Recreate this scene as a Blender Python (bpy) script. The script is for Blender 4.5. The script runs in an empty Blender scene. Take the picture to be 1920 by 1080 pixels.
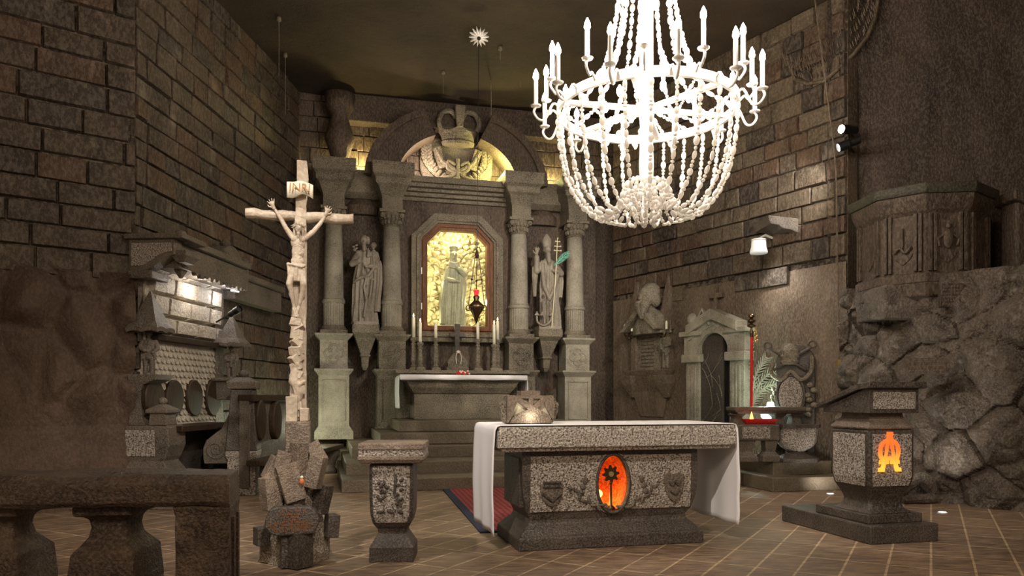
import bpy, bmesh, math, random
from mathutils import Vector, Matrix, noise
R = math.radians
sc = bpy.context.scene
COL = sc.collection
random.seed(7)
# ---------------------------------------------------------------- camera
F, H, HY = 1400.0, 1.235, 745.0          # focal length in pixels, eye height, horizon row
cam = bpy.data.cameras.new('camera'); camo = bpy.data.objects.new('camera', cam); COL.objects.link(camo)
camo.location = (0, 0, H); camo.rotation_euler = (R(90), 0, 0)
cam.sensor_width = 36; cam.lens = 36 * F / 1920; cam.shift_y = (HY - 540) / 1920; cam.clip_end = 100
sc.camera = camo
# ---------------------------------------------------------------- world, exposure
w = bpy.data.worlds.new('world'); sc.world = w; w.use_nodes = True
w.node_tree.nodes['Background'].inputs[0].default_value = (1.0, .86, .7, 1)
w.node_tree.nodes['Background'].inputs[1].default_value = 0.11
vs = sc.view_settings; vs.view_transform = 'Standard'; vs.look = 'None'; vs.gamma = 1; vs.use_curve_mapping = False
vs.exposure = 1.08
# ---------------------------------------------------------------- lights of the chamber
def lamp(name, kind, loc, power, color=(1, .9, .76), size=.15, target=None, angle=60, blend=.6):
    l = bpy.data.lights.new(name, kind); l.energy = power; l.color = color
    o = bpy.data.objects.new(name, l); COL.objects.link(o); o.location = loc
    if kind in ('POINT', 'SPOT'): l.shadow_soft_size = size
    if kind == 'SPOT': l.spot_size = R(angle); l.spot_blend = blend
    if target is not None:
        o.rotation_euler = (Vector(target) - Vector(loc)).to_track_quat('-Z', 'Y').to_euler()
    return o
WARM = (1, .80, .58)
# the chamber's other chandeliers, behind the photographer
lamp('nave_chandelier_light', 'POINT', (-2.2, -1.5, 4.6), 190, WARM, .7)
lamp('nave_chandelier_light', 'POINT', (3.4, -2.0, 4.8), 250, WARM, .7)
lamp('nave_spot_light', 'SPOT', (-1.5, .8, 6.0), 620, (1, .88, .74), .1, (.9, 6.4, .9), 26, .7)
lamp('nave_spot_light', 'SPOT', (1.2, -.5, 5.5), 700, (1, .9, .78), .1, (-2.0, 5.8, 1.6), 26, .7)
lamp('nave_spot_light', 'SPOT', (3.2, 4.6, 6.1), 900, (1, .88, .74), .08, (-.3, 13.2, 2.6), 40, .8)
lamp('nave_spot_light', 'SPOT', (-2.9, 5.2, 6.0), 300, (1, .93, .72), .08, (.2, 13.2, 2.6), 36, .8)
lamp('nave_spot_light', 'SPOT', (0.6, .5, 4.8), 260, (1, .9, .8), .1, (3.2, 6.6, .9), 22, .7)

# ---------------------------------------------------------------- helpers
class Fr:
    """local frame standing on (x, y, z0), turned by yaw: +x right along the face, +y away, +z up"""
    def __init__(s, x, y, yaw, z0=0.0):
        s.x, s.y, s.a, s.z0 = x, y, yaw, z0
        s.ux, s.uy = math.cos(yaw), math.sin(yaw); s.vx, s.vy = -s.uy, s.ux
    def lx(s, px, ly=0.0):
        k = (px - 960) / F
        return (k * (s.y + ly * s.vy) - s.x - ly * s.vx) / (s.ux - k * s.uy)
    def at(s, px, py, ly=0.0):
        l = s.lx(px, ly); D = s.y + l * s.uy + ly * s.vy
        return l, H + (HY - py) * D / F - s.z0
    def ly(s, px, lx=0.0):
        k = (px - 960) / F
        return (k * (s.y + lx * s.uy) - s.x - lx * s.ux) / (s.vx - k * s.vy)
    def w(s, lx, ly, z=0.0):
        return Vector((s.x + lx * s.ux + ly * s.vx, s.y + lx * s.uy + ly * s.vy, z + s.z0))
def thing(name, label, cat, fr=None, loc=None, yaw=0, group=None):
    o = bpy.data.objects.new(name, None); COL.objects.link(o); o.empty_display_size = .1
    if fr: o.location = (fr.x, fr.y, fr.z0); o.rotation_euler = (0, 0, fr.a)
    if loc is not None: o.location = loc; o.rotation_euler = (0, 0, yaw)
    o['label'] = label; o['category'] = cat
    if group: o['group'] = group
    return o
def tag(o, label=None, cat=None, group=None, kind=None):
    if label: o['label'] = label
    if cat: o['category'] = cat
    if group: o['group'] = group
    if kind: o['kind'] = kind
    return o
def place(o, fr): o.location = (fr.x, fr.y, fr.z0); o.rotation_euler = (0, 0, fr.a); return o
def dup(root, loc=None, yaw=None, label=None):
    r = root.copy(); COL.objects.link(r)
    if loc is not None: r.location = loc
    if yaw is not None: r.rotation_euler = (0, 0, yaw)
    if label: r['label'] = label
    for ch in list(root.children):
        c = ch.copy(); COL.objects.link(c); c.parent = r
        for g in list(ch.children):
            d = g.copy(); COL.objects.link(d); d.parent = c
    return r
class MB:
    def __init__(s): s.bm = bmesh.new()
    def poly(s, vs, faces):
        v = [s.bm.verts.new(p) for p in vs]
        for f in faces:
            try: s.bm.faces.new([v[i] for i in f])
            except ValueError: pass
        return s
    def box(s, x0, x1, y0, y1, z0, z1):
        return s.loft([(z0, x0, x1, y0, y1), (z1, x0, x1, y0, y1)])
    def loft(s, secs):                                   # rectangular sections (z, x0, x1, y0, y1)
        vs = []; fs = []
        for z, a, b, c, d in secs: vs += [(a, c, z), (b, c, z), (b, d, z), (a, d, z)]
        n = len(secs)
        for i in range(n - 1):
            for k in range(4): fs.append((4*i+k, 4*i+(k+1) % 4, 4*i+4+(k+1) % 4, 4*i+4+k))
        fs.append((3, 2, 1, 0)); fs.append(tuple(4*(n-1)+k for k in range(4)))
        return s.poly(vs, fs)
    def rings(s, rings, cap=True):
        n = len(rings[0]); vs = [p for r in rings for p in r]; fs = []
        for i in range(len(rings) - 1):
            for k in range(n): fs.append((n*i+k, n*i+(k+1) % n, n*i+n+(k+1) % n, n*i+n+k))
        if cap: fs.append(tuple(range(n))[::-1]); fs.append(tuple(n*(len(rings)-1)+k for k in range(n)))
        return s.poly(vs, fs)
    def lathe(s, prof, cx=0, cy=0, n=24, sx=1, sy=1, flute=0, nf=0, rot=0):
        rr = []
        for r, z in prof:
            ring = []
            for k in range(n):
                a = 2*math.pi*k/n + rot
                q = max(r, 1e-4) * (1 - (flute * (k % 2) if nf else 0))
                ring.append((cx + q*sx*math.cos(a), cy + q*sy*math.sin(a), z))
            rr.append(ring)
        return s.rings(rr)
    def xz(s, pts, y0, y1):                              # polygon seen from the front, given depth
        n = len(pts); vs = [(x, y0, z) for x, z in pts] + [(x, y1, z) for x, z in pts]
        fs = [tuple(range(n)), tuple(range(2*n-1, n-1, -1))] + [(k, n+k, n+(k+1) % n, (k+1) % n) for k in range(n)]
        return s.poly(vs, fs)
    def yz(s, pts, x0, x1):
        n = len(pts); vs = [(x0, y, z) for y, z in pts] + [(x1, y, z) for y, z in pts]
        fs = [tuple(range(n)), tuple(range(2*n-1, n-1, -1))] + [(k, n+k, n+(k+1) % n, (k+1) % n) for k in range(n)]
        return s.poly(vs, fs)
    def xy(s, pts, z0, z1):
        n = len(pts); vs = [(x, y, z0) for x, y in pts] + [(x, y, z1) for x, y in pts]
        fs = [tuple(range(n))[::-1], tuple(range(n, 2*n))] + [(k, (k+1) % n, n+(k+1) % n, n+k) for k in range(n)]
        return s.poly(vs, fs)
    def tube(s, pts, r, n=8, closed=False, curve=True):
        P = [Vector(p) for p in pts]; rr = list(r) if isinstance(r, (list, tuple)) else [r]*len(P); rings = []
        if 4 <= len(P) <= 9 and not closed and curve:      # round off coarse paths
            Q, q_ = [], []
            for i in range(len(P)-1):
                a, b, c, d = P[max(i-1, 0)], P[i], P[i+1], P[min(i+2, len(P)-1)]
                for k in range(4):
                    t = k/4; Q.append(.5*((2*b) + (c-a)*t + (2*a-5*b+4*c-d)*t*t + (3*b-a-3*c+d)*t**3)); q_.append(rr[i]*(1-t) + rr[i+1]*t)
            P = Q + [P[-1]]; rr = q_ + [rr[-1]]
        m = len(P)
        up = Vector((0, 0, 1))
        prev = None
        for i, p in enumerate(P):
            if closed: t = P[(i+1) % m] - P[i-1]
            else: t = P[min(i+1, m-1)] - P[max(i-1, 0)]
            if t.length < 1e-9: t = Vector((0, 0, 1))
            t.normalize()
            a = prev if prev is not None else (up if abs(t.z) < .9 else Vector((1, 0, 0)))
            x = (a - t * a.dot(t))
            if x.length < 1e-6: x = t.orthogonal()
            x.normalize(); y = t.cross(x); prev = x
            rings.append([tuple(p + (x*math.cos(2*math.pi*k/n) + y*math.sin(2*math.pi*k/n))*rr[i]) for k in range(n)])
        if closed: rings.append(rings[0]); return s.rings(rings, cap=False)
        return s.rings(rings)
    def ell(s, c, r, nu=14, nv=9, rot=None):
        rx, ry, rz = r if isinstance(r, (tuple, list)) else (r, r, r); rings = []
        for i in range(nv + 1):
            b = -math.pi/2 + math.pi*i/nv; q = max(math.cos(b), .02)
            ring = []
            for k in range(nu):
                p = Vector((rx*q*math.cos(2*math.pi*k/nu), ry*q*math.sin(2*math.pi*k/nu), rz*math.sin(b)))
                if rot is not None: p = rot @ p
                ring.append(tuple(p + Vector(c)))
            rings.append(ring)
        return s.rings(rings)
    def caps(s, a, b, ra, rb, n=12):                     # tapered limb with round ends
        a, b = Vector(a), Vector(b); d = b - a; L = d.length
        if L < 1e-6: return s.ell(a, ra)
        d.normalize(); pts = []; rad = []
        for q in (-.98, -.8, -.45, 0): pts.append(a + d*ra*q); rad.append(ra*math.sqrt(max(1-q*q, .03)))
        for q in (0, .45, .8, .98): pts.append(b + d*rb*q); rad.append(rb*math.sqrt(max(1-q*q, .03)))
        return s.tube(pts, rad, n, curve=False)
    def rotbox(s, c, h, rot):
        vs = []
        for z in (-1, 1):
            for x, y in ((-1, -1), (1, -1), (1, 1), (-1, 1)):
                vs.append(tuple(Vector(c) + rot @ Vector((x*h[0], y*h[1], z*h[2]))))
        return s.poly(vs, [(3, 2, 1, 0), (4, 5, 6, 7)] + [(k, (k+1) % 4, 4+(k+1) % 4, 4+k) for k in range(4)])
    def rough(s, amp=.01, scale=6, cuts=3, seed=0):
        bmesh.ops.recalc_face_normals(s.bm, faces=s.bm.faces)
        bmesh.ops.subdivide_edges(s.bm, edges=[e for e in s.bm.edges if e.calc_length() > amp*2], cuts=cuts, use_grid_fill=True)
        s.bm.normal_update(); of = Vector((seed*3.1, seed*1.7, seed))
        for v in s.bm.verts:
            n1 = noise.noise(v.co*scale + of) + .5*noise.noise(v.co*scale*2.7 + of)
            v.co += v.normal * n1 * amp
        return s
    def mesh(s, name):
        bmesh.ops.recalc_face_normals(s.bm, faces=s.bm.faces)
        me = bpy.data.meshes.new(name); s.bm.to_mesh(me); s.bm.free(); return me
    def build(s, name, mat, parent=None, bevel=0, smooth=False, sub=0, vox=0, relax=0, solid=0):
        me = s.mesh(name); me.materials.append(mat)
        o = bpy.data.objects.new(name, me); COL.objects.link(o)
        if parent: o.parent = parent
        if vox:
            m = o.modifiers.new('remesh', 'REMESH'); m.mode = 'VOXEL'; m.voxel_size = vox; m.use_smooth_shade = True
            if relax: q = o.modifiers.new('smooth', 'SMOOTH'); q.iterations = relax; q.factor = .6
        if solid: q = o.modifiers.new('solid', 'SOLIDIFY'); q.thickness = solid; q.offset = 0
        if bevel: b = o.modifiers.new('bevel', 'BEVEL'); b.width = bevel; b.segments = 2; b.limit_method = 'ANGLE'; b.angle_limit = R(35)
        if sub: q = o.modifiers.new('sub', 'SUBSURF'); q.levels = sub; q.render_levels = sub
        if smooth or sub:
            for p in me.polygons: p.use_smooth = True
        return o
def carve(o, mb):
    me = mb.mesh('cutter'); c = bpy.data.objects.new('cutter', me); COL.objects.link(c); c.parent = o.parent
    m = o.modifiers.new('cut', 'BOOLEAN'); m.object = c; m.solver = 'EXACT'; m.operation = 'DIFFERENCE'
    bpy.context.view_layer.update()
    dg = bpy.context.evaluated_depsgraph_get()
    nm = bpy.data.meshes.new_from_object(o.evaluated_get(dg)); o.modifiers.clear(); o.data = nm
    bpy.data.objects.remove(c)
def text(name, s, size, mat, parent, loc, rot, ext=.004):
    cu = bpy.data.curves.new(name, 'FONT'); cu.body = s; cu.size = size; cu.extrude = ext; cu.align_x = 'CENTER'; cu.align_y = 'CENTER'
    t = bpy.data.objects.new('t', cu); COL.objects.link(t); bpy.context.view_layer.update()
    me = bpy.data.meshes.new_from_object(t.evaluated_get(bpy.context.evaluated_depsgraph_get()))
    bpy.data.objects.remove(t); me.materials.clear(); me.materials.append(mat)
    o = bpy.data.objects.new(name, me); COL.objects.link(o); o.parent = parent; o.location = loc; o.rotation_euler = rot
    return o
# ---------------------------------------------------------------- materials
def newmat(name):
    m = bpy.data.materials.new(name); m.use_nodes = True; nt = m.node_tree
    return m, nt, nt.nodes['Principled BSDF']
def flat(name, col, rough=.6, metal=0, emit=None, es=0, trans=0):
    m, nt, b = newmat(name); b.inputs['Base Color'].default_value = (*col, 1); b.inputs['Roughness'].default_value = rough
    b.inputs['Metallic'].default_value = metal
    if emit: b.inputs['Emission Color'].default_value = (*emit, 1); b.inputs['Emission Strength'].default_value = es
    if trans: b.inputs['Transmission Weight'].default_value = trans
    return m
def ramp(nt, src, stops):
    r = nt.nodes.new('ShaderNodeValToRGB'); nt.links.new(src, r.inputs[0])
    e = r.color_ramp.elements
    while len(e) < len(stops): e.new(.5)
    for i, (p, c) in enumerate(stops): e[i].position = p; e[i].color = (*c, 1) if len(c) == 3 else c
    return r.outputs[0]
def stone(name, dark, mid, light, speck=55, amount=.5, patch=1.3, bump=.35, rough=.62, crust=None, streak=1.0, spec=.35, bscale=1.0):
    """rock salt: large patches between dark and mid, crystal speckle towards light, optional pale crust stains"""
    m, nt, b = newmat(name); N = nt.nodes; L = nt.links
    tc = N.new('ShaderNodeTexCoord'); mp = N.new('ShaderNodeMapping'); L.new(tc.outputs['Object'], mp.inputs[0])
    mp.inputs['Scale'].default_value = (1, 1, streak)
    def nz(scale, det=4, ro=.6, src=mp.outputs[0]):
        n = N.new('ShaderNodeTexNoise'); n.inputs['Scale'].default_value = scale; n.inputs['Detail'].default_value = det
        n.inputs['Roughness'].default_value = ro; L.new(src, n.inputs['Vector']); return n.outputs['Fac']
    big = ramp(nt, nz(patch, 6, .65), [(.33, dark), (.66, mid)])
    sp = ramp(nt, nz(speck, 3, .7), [(.5 - .12*amount, (0, 0, 0)), (.57, (amount, amount, amount))])
    mx = N.new('ShaderNodeMixRGB'); L.new(sp, mx.inputs[0]); L.new(big, mx.inputs[1]); mx.inputs[2].default_value = (*light, 1)
    out = mx.outputs[0]
    if crust:
        cr = ramp(nt, nz(3.1, 10, .72), [(.56, (0, 0, 0)), (.70, (.7, .7, .7))])
        m2 = N.new('ShaderNodeMixRGB'); L.new(cr, m2.inputs[0]); L.new(out, m2.inputs[1]); m2.inputs[2].default_value = (*crust, 1); out = m2.outputs[0]
    L.new(out, b.inputs['Base Color']); b.inputs['Roughness'].default_value = rough
    b.inputs['Specular IOR Level'].default_value = spec
    ad = N.new('ShaderNodeMath'); ad.operation = 'MULTIPLY_ADD'
    L.new(nz(9*bscale, 8, .7), ad.inputs[0]); ad.inputs[1].default_value = 2.2; L.new(nz(speck*.9, 2, .6), ad.inputs[2])
    bp = N.new('ShaderNodeBump'); bp.inputs['Strength'].default_value = bump; bp.inputs['Distance'].default_value = .03
    L.new(ad.outputs[0], bp.inputs['Height']); L.new(bp.outputs[0], b.inputs['Normal'])
    return m
M = {}
M['joint'] = stone('masonry_joint', (.016, .011, .008), (.05, .034, .023), (.26, .21, .15), 14, .45, 2.2, .5, .8)
M['wall'] = stone('dark_salt_masonry', (.030, .020, .014), (.088, .062, .042), (.24, .19, .14), 30, .28, 1.6, .6, .6, (.27, .22, .16), .6)
M['wall_b'] = stone('redder_salt_masonry', (.040, .022, .014), (.10, .058, .036), (.24, .18, .13), 34, .3, 2.2, .6, .6, (.27, .2, .15), .5)
M['wall_c'] = stone('darker_salt_masonry', (.022, .015, .012), (.060, .044, .033), (.22, .18, .14), 26, .3, 1.9, .6, .55, (.30, .25, .19), .6)
M['wall_r'] = stone('brown_salt_masonry', (.045, .031, .021), (.125, .09, .06), (.28, .23, .16), 30, .28, 1.3, .55, .6, (.32, .25, .18), .7)
M['rock'] = stone('rough_salt_rock', (.045, .032, .024), (.13, .098, .074), (.36, .31, .25), 46, .26, 2.6, .8, .5, (.36, .32, .27), .8, .5)
M['vault'] = stone('smooth_dark_ceiling', (.024, .016, .010), (.058, .038, .023), (.10, .075, .05), 60, .15, .7, .4, .8, None, 1)
M['smoothrock'] = stone('smooth_dark_rock_wall', (.022, .015, .011), (.066, .045, .034), (.26, .2, .16), 45, .22, .9, .7, .7, None, .5)
M['plaster'] = stone('scraped_salt_wall', (.065, .045, .031), (.165, .12, .085), (.34, .28, .21), 50, .3, 1.1, .5, .65, None, .4)
M['carved'] = stone('reddish_carved_wall', (.05, .030, .020), (.105, .066, .044), (.19, .13, .095), 35, .25, 1.5, .5, .65, None, .6)
M['retable'] = stone('altarpiece_salt', (.050, .038, .026), (.19, .158, .112), (.42, .37, .29), 60, .45, 2.2, .5, .6)
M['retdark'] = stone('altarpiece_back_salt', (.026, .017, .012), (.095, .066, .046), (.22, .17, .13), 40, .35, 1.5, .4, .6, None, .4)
M['column'] = stone('pale_column_salt', (.14, .12, .088), (.37, .335, .265), (.60, .55, .46), 75, .4, 2.4, .4, .55)
M['statue'] = stone('grey_statue_salt', (.14, .115, .09), (.33, .285, .23), (.5, .45, .38), 60, .25, 3, .15, .5)
M['cross'] = stone('pale_crucifix_salt', (.34, .26, .19), (.52, .43, .33), (.72, .64, .53), 30, .3, 3.5, .25, .5, None, 1)
M['speck'] = stone('speckled_salt_panel', (.030, .022, .017), (.080, .060, .047), (.62, .54, .47), 74, .95, 2, .8, .45, None, 1, .5)
M['slab'] = stone('pale_speckled_slab', (.09, .07, .056), (.20, .162, .13), (.88, .80, .72), 66, .95, 2, .9, .45, None, 1, .5)
M['dark'] = stone('dark_polished_salt', (.022, .016, .012), (.07, .052, .041), (.30, .26, .22), 75, .24, 3, .35, .42, None, 1, .5)
M['rail'] = stone('worn_balustrade_salt', (.022, .014, .010), (.10, .066, .044), (.30, .22, .16), 70, .22, 4, .7, .45, (.30, .21, .145), 1, .4)
M['block'] = stone('smooth_salt_block', (.075, .052, .038), (.23, .168, .122), (.5, .41, .32), 80, .25, 3, .45, .5, (.5, .42, .33), 1, .5)
M['stall'] = stone('stall_salt', (.045, .034, .026), (.14, .11, .086), (.34, .29, .235), 85, .42, 2, .4, .5)
M['palebrick'] = stone('pale_stall_masonry', (.34, .29, .23), (.55, .48, .39), (.78, .70, .6), 35, .5, 3, .7, .6)
M['step'] = stone('step_salt', (.085, .065, .044), (.17, .135, .092), (.27, .22, .16), 40, .3, 1.6, .3, .55)
M['rockbase'] = stone('crystal_salt_base', (.07, .05, .036), (.23, .175, .125), (.62, .53, .42), 75, .6, 2.5, .8, .5)
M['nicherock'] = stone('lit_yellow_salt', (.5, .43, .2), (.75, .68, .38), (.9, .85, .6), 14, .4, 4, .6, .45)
M['kinga'] = stone('greenish_statue_salt', (.2, .2, .11), (.33, .33, .19), (.45, .45, .3), 30, .3, 4, .1, .4)
M['cloth'] = flat('white_linen', (.86, .84, .87), .85)
M['white'] = flat('white_painted_metal', (.85, .82, .78), .4)
M['iron'] = flat('black_iron', (.012, .011, .011), .45, .3)
M['bronze'] = flat('old_bronze', (.10, .065, .035), .35, .85)
M['gold'] = flat('gilded_metal', (.62, .45, .18), .3, .8)
M['palegold'] = flat('pale_gilt', (.72, .64, .44), .4, .2)
M['palm'] = flat('green_palm', (.16, .5, .38), .6)
M['red'] = flat('red_lacquer', (.65, .015, .015), .3)
M['redglass'] = flat('red_glass', (.7, .01, .01), .1, 0, (1, .02, .02), 1.2)
M['wax'] = flat('ivory_wax', (.78, .74, .58), .5)
M['shadeblack'] = flat('doorway_shade_sheet', (.004, .004, .004), .9)
M['bulb'] = flat('lit_bulb', (1, 1, 1), .5, 0, (1, .93, .82), 40)
M['flame'] = flat('candle_flame', (1, .8, .4), .5, 0, (1, .62, .25), 6)
M['orange'] = flat('orange_flame_bulb', (1, .3, .05), .5, 0, (1, .25, .05), 3)
M['ivory'] = flat('ivory_scroll', (.72, .66, .52), .6)
M['ochre'] = flat('ochre_letters', (.42, .2, .06), .6)
M['rustletter'] = flat('rust_letters', (.30, .11, .035), .7)
M['spotlens'] = flat('lit_lens', (1, 1, 1), .4, 0, (1, .97, .92), 14)
M['glasslamp'] = flat('frosted_lamp', (.9, 1, .93), .5, 0, (.8, 1, .85), 2.2)
M['ribbon'] = flat('pink_ribbon', (.75, .6, .58), .7)
def wood(name, a, b_):
    m, nt, b = newmat(name); N = nt.nodes; L = nt.links
    tc = N.new('ShaderNodeTexCoord'); mp = N.new('ShaderNodeMapping'); L.new(tc.outputs['Object'], mp.inputs[0]); mp.inputs['Scale'].default_value = (9, 9, 1.2)
    n = N.new('ShaderNodeTexNoise'); n.inputs['Scale'].default_value = 6; n.inputs['Detail'].default_value = 6; L.new(mp.outputs[0], n.inputs['Vector'])
    L.new(ramp(nt, n.outputs['Fac'], [(.35, a), (.65, b_)]), b.inputs['Base Color']); b.inputs['Roughness'].default_value = .55; b.inputs['Specular IOR Level'].default_value = .25
    return m
M['wood'] = wood('red_brown_wood', (.09, .034, .015), (.19, .078, .032))
M['darkwood'] = wood('dark_brown_wood', (.022, .013, .007), (.055, .033, .018))
def bead():
    m, nt, b = newmat('salt_crystal_beads'); N = nt.nodes; L = nt.links
    d = N.new('ShaderNodeBsdfDiffuse'); d.inputs[0].default_value = (.93, .90, .86, 1)
    t = N.new('ShaderNodeBsdfTranslucent'); t.inputs[0].default_value = (.95, .92, .88, 1)
    g = N.new('ShaderNodeBsdfGlossy'); g.inputs['Roughness'].default_value = .2
    x = N.new('ShaderNodeMixShader'); x.inputs[0].default_value = .45; L.new(d.outputs[0], x.inputs[1]); L.new(t.outputs[0], x.inputs[2])
    y = N.new('ShaderNodeMixShader'); y.inputs[0].default_value = .08; L.new(x.outputs[0], y.inputs[1]); L.new(g.outputs[0], y.inputs[2])
    L.new(y.outputs[0], nt.nodes['Material Output'].inputs[0]); return m
M['bead'] = bead()
def pane():
    m, nt, b = newmat('glass_pane'); N = nt.nodes; L = nt.links
    t = N.new('ShaderNodeBsdfTransparent'); g = N.new('ShaderNodeBsdfGlossy'); g.inputs['Roughness'].default_value = .4
    y = N.new('ShaderNodeMixShader'); y.inputs[0].default_value = .006; L.new(t.outputs[0], y.inputs[1]); L.new(g.outputs[0], y.inputs[2])
    L.new(y.outputs[0], nt.nodes['Material Output'].inputs[0]); return m
M['pane'] = pane()
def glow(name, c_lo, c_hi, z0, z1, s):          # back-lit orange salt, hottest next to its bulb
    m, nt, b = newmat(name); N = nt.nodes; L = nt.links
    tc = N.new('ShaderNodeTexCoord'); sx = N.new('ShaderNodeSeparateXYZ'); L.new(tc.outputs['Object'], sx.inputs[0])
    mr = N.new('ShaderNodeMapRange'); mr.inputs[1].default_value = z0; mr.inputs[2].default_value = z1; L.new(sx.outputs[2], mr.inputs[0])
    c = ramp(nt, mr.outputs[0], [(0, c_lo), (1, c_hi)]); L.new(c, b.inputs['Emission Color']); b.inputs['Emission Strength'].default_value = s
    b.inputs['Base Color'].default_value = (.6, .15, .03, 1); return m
def floormat():
    m, nt, b = newmat('brown_floor_tiles'); N = nt.nodes; L = nt.links
    tc = N.new('ShaderNodeTexCoord'); mp = N.new('ShaderNodeMapping'); L.new(tc.outputs['Object'], mp.inputs[0])
    mp.inputs['Rotation'].default_value = (0, 0, R(-60.7))
    bt = N.new('ShaderNodeTexBrick'); L.new(mp.outputs[0], bt.inputs['Vector'])
    bt.offset = 0; bt.inputs['Scale'].default_value = 1; bt.inputs['Mortar Size'].default_value = .010
    bt.inputs['Mortar Smooth'].default_value = .3; bt.inputs['Brick Width'].default_value = .56; bt.inputs['Row Height'].default_value = .277
    bt.inputs['Color1'].default_value = (.20, .138, .092, 1); bt.inputs['Color2'].default_value = (.24, .17, .113, 1); bt.inputs['Mortar'].default_value = (.46, .35, .23, 1)
    n = N.new('ShaderNodeTexNoise'); n.inputs['Scale'].default_value = 5; n.inputs['Detail'].default_value = 9; n.inputs['Roughness'].default_value = .75
    mp2 = N.new('ShaderNodeMapping'); L.new(tc.outputs['Object'], mp2.inputs[0]); mp2.inputs['Rotation'].default_value = (0, 0, R(30)); mp2.inputs['Scale'].default_value = (1, 3.5, 1)
    L.new(mp2.outputs[0], n.inputs['Vector'])
    c = ramp(nt, n.outputs['Fac'], [(.36, (.42, .38, .35)), (.64, (1.5, 1.45, 1.4))])
    mx = N.new('ShaderNodeMixRGB'); mx.blend_type = 'MULTIPLY'; mx.inputs[0].default_value = 1; L.new(bt.outputs['Color'], mx.inputs[1]); L.new(c, mx.inputs[2])
    L.new(mx.outputs[0], b.inputs['Base Color'])
    r2 = ramp(nt, n.outputs['Fac'], [(.3, (.42, .42, .42)), (.7, (.65, .65, .65))]); L.new(r2, b.inputs['Roughness'])
    ad = N.new('ShaderNodeMath'); ad.operation = 'MULTIPLY_ADD'; L.new(bt.outputs['Fac'], ad.inputs[0]); ad.inputs[1].default_value = -.35; L.new(n.outputs['Fac'], ad.inputs[2])
    bp = N.new('ShaderNodeBump'); bp.inputs['Strength'].default_value = .45; bp.inputs['Distance'].default_value = .015; L.new(ad.outputs[0], bp.inputs['Height']); L.new(bp.outputs[0], b.inputs['Normal'])
    return m
M['floor'] = floormat()
def rugmat():
    m, nt, b = newmat('red_patterned_rug'); N = nt.nodes; L = nt.links
    tc = N.new('ShaderNodeTexCoord'); ck = N.new('ShaderNodeTexVoronoi'); ck.inputs['Scale'].default_value = 16; ck.distance = 'MANHATTAN'; ck.inputs['Randomness'].default_value = .15
    L.new(tc.outputs['Object'], ck.inputs['Vector'])
    c = ramp(nt, ck.outputs['Distance'], [(.28, (.05, .005, .015)), (.34, (.20, .008, .014)), (.5, (.15, .006, .014)), (.62, (.30, .06, .05))])
    L.new(c, b.inputs['Base Color']); b.inputs['Roughness'].default_value = .95; return m
M['rug'] = rugmat(); M['rugblue'] = flat('navy_rug_border', (.022, .03, .06), .95)
# ---------------------------------------------------------------- the setting
CZ = 6.8
YAW = R(13.6)
ret = Fr(-3.107, 13.1, R(14.3))           # altarpiece: plane of the pedestal fronts
lw = Fr(-4.3, 8.5, math.atan2(4.7, .37))  # left wall, far stretch
lwn = Fr(-4.3 - 1.31*4.2, 8.5 - 4.2, math.atan2(1, 1.31))   # left wall, near stretch
LN = 4.2 * math.hypot(1.31, 1)
rw = Fr(1.97, 14.5, math.atan2(-1, .614))  # right wall
def struct(o): o['kind'] = 'structure'; return o
def quad(name, pts, mat): return struct(MB().poly(pts, [tuple(range(len(pts)))]).build(name, mat))
m = MB().xy([(-14, -8), (14, -8), (14, 16), (-14, 16)], -.2, 0); struct(m.build('floor', M['floor']))
def grid(name, fn, nu, nv, mat, smooth=True):
    mb = MB(); vs = [fn(i/nu, j/nv) for j in range(nv+1) for i in range(nu+1)]
    fs = [(j*(nu+1)+i, j*(nu+1)+i+1, (j+1)*(nu+1)+i+1, (j+1)*(nu+1)+i) for j in range(nv) for i in range(nu)]
    return mb.poly(vs, fs).build(name, mat, smooth=smooth)
def ceil(u, v):
    x = -11 + 22*u; y = -8 + 24*v
    return (x, y, CZ + .10*noise.noise(Vector((x*.5, y*.5, 0))) + .02*noise.noise(Vector((x*3, y*3, 2))) + max(0, 8 - y)*.02)
struct(grid('ceiling', ceil, 90, 90, M['vault']))
def masonry(name, fr, L, z0, z1, ch, bl, mat, seed=1, keep=None, backz0=0, prot=.035):
    rnd = random.Random(seed); mb = MB()
    mb.box(0, L, .03, .25, backz0, z1 + .2)
    z = z0; row = 0
    while z < z1:
        h = ch * rnd.uniform(.86, 1.14); x = -rnd.uniform(0, bl)
        while x < L:
            wd = bl * rnd.uniform(.62, 1.4); a, b = max(x, 0) + .005, min(x + wd, L) - .005
            if b - a > .06 and (keep is None or keep((a+b)/2, z + h/2)):
                c, d = z + .005, z + h - .005; p = -rnd.uniform(.2, 1) * prot; i = rnd.uniform(.007, .018)
                t1, t2, t3, t4 = (rnd.uniform(-.012, .012) for _ in range(4))
                vs = [(a, .04, c), (b, .04, c), (b, .04, d), (a, .04, d), (a+i, p+t1, c+i), (b-i, p+t2, c+i+rnd.uniform(-.006, .006)), (b-i, p+t3, d-i), (a+i, p+t4, d-i+rnd.uniform(-.006, .006))]
                mb.poly(vs, [(4, 5, 6, 7), (0, 1, 5, 4), (1, 2, 6, 5), (2, 3, 7, 6), (3, 0, 4, 7)])
            x += wd
        z += h; row += 1
    o = mb.build(name, mat, bevel=.005)
    for q in (M['joint'], M['wall_b'], M['wall_c']): o.data.materials.append(q)
    ps = list(o.data.polygons)
    ps[0].material_index = 1
    for i in range(6, len(ps), 5):
        k = rnd.choice((0, 0, 0, 2, 3))
        for f in ps[i:i+5]: f.material_index = k
    place(o, fr); return struct(o)
masonry('wall_left', lw, 5.6, 0, CZ, .265, .52, M['wall'], 3)
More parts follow.
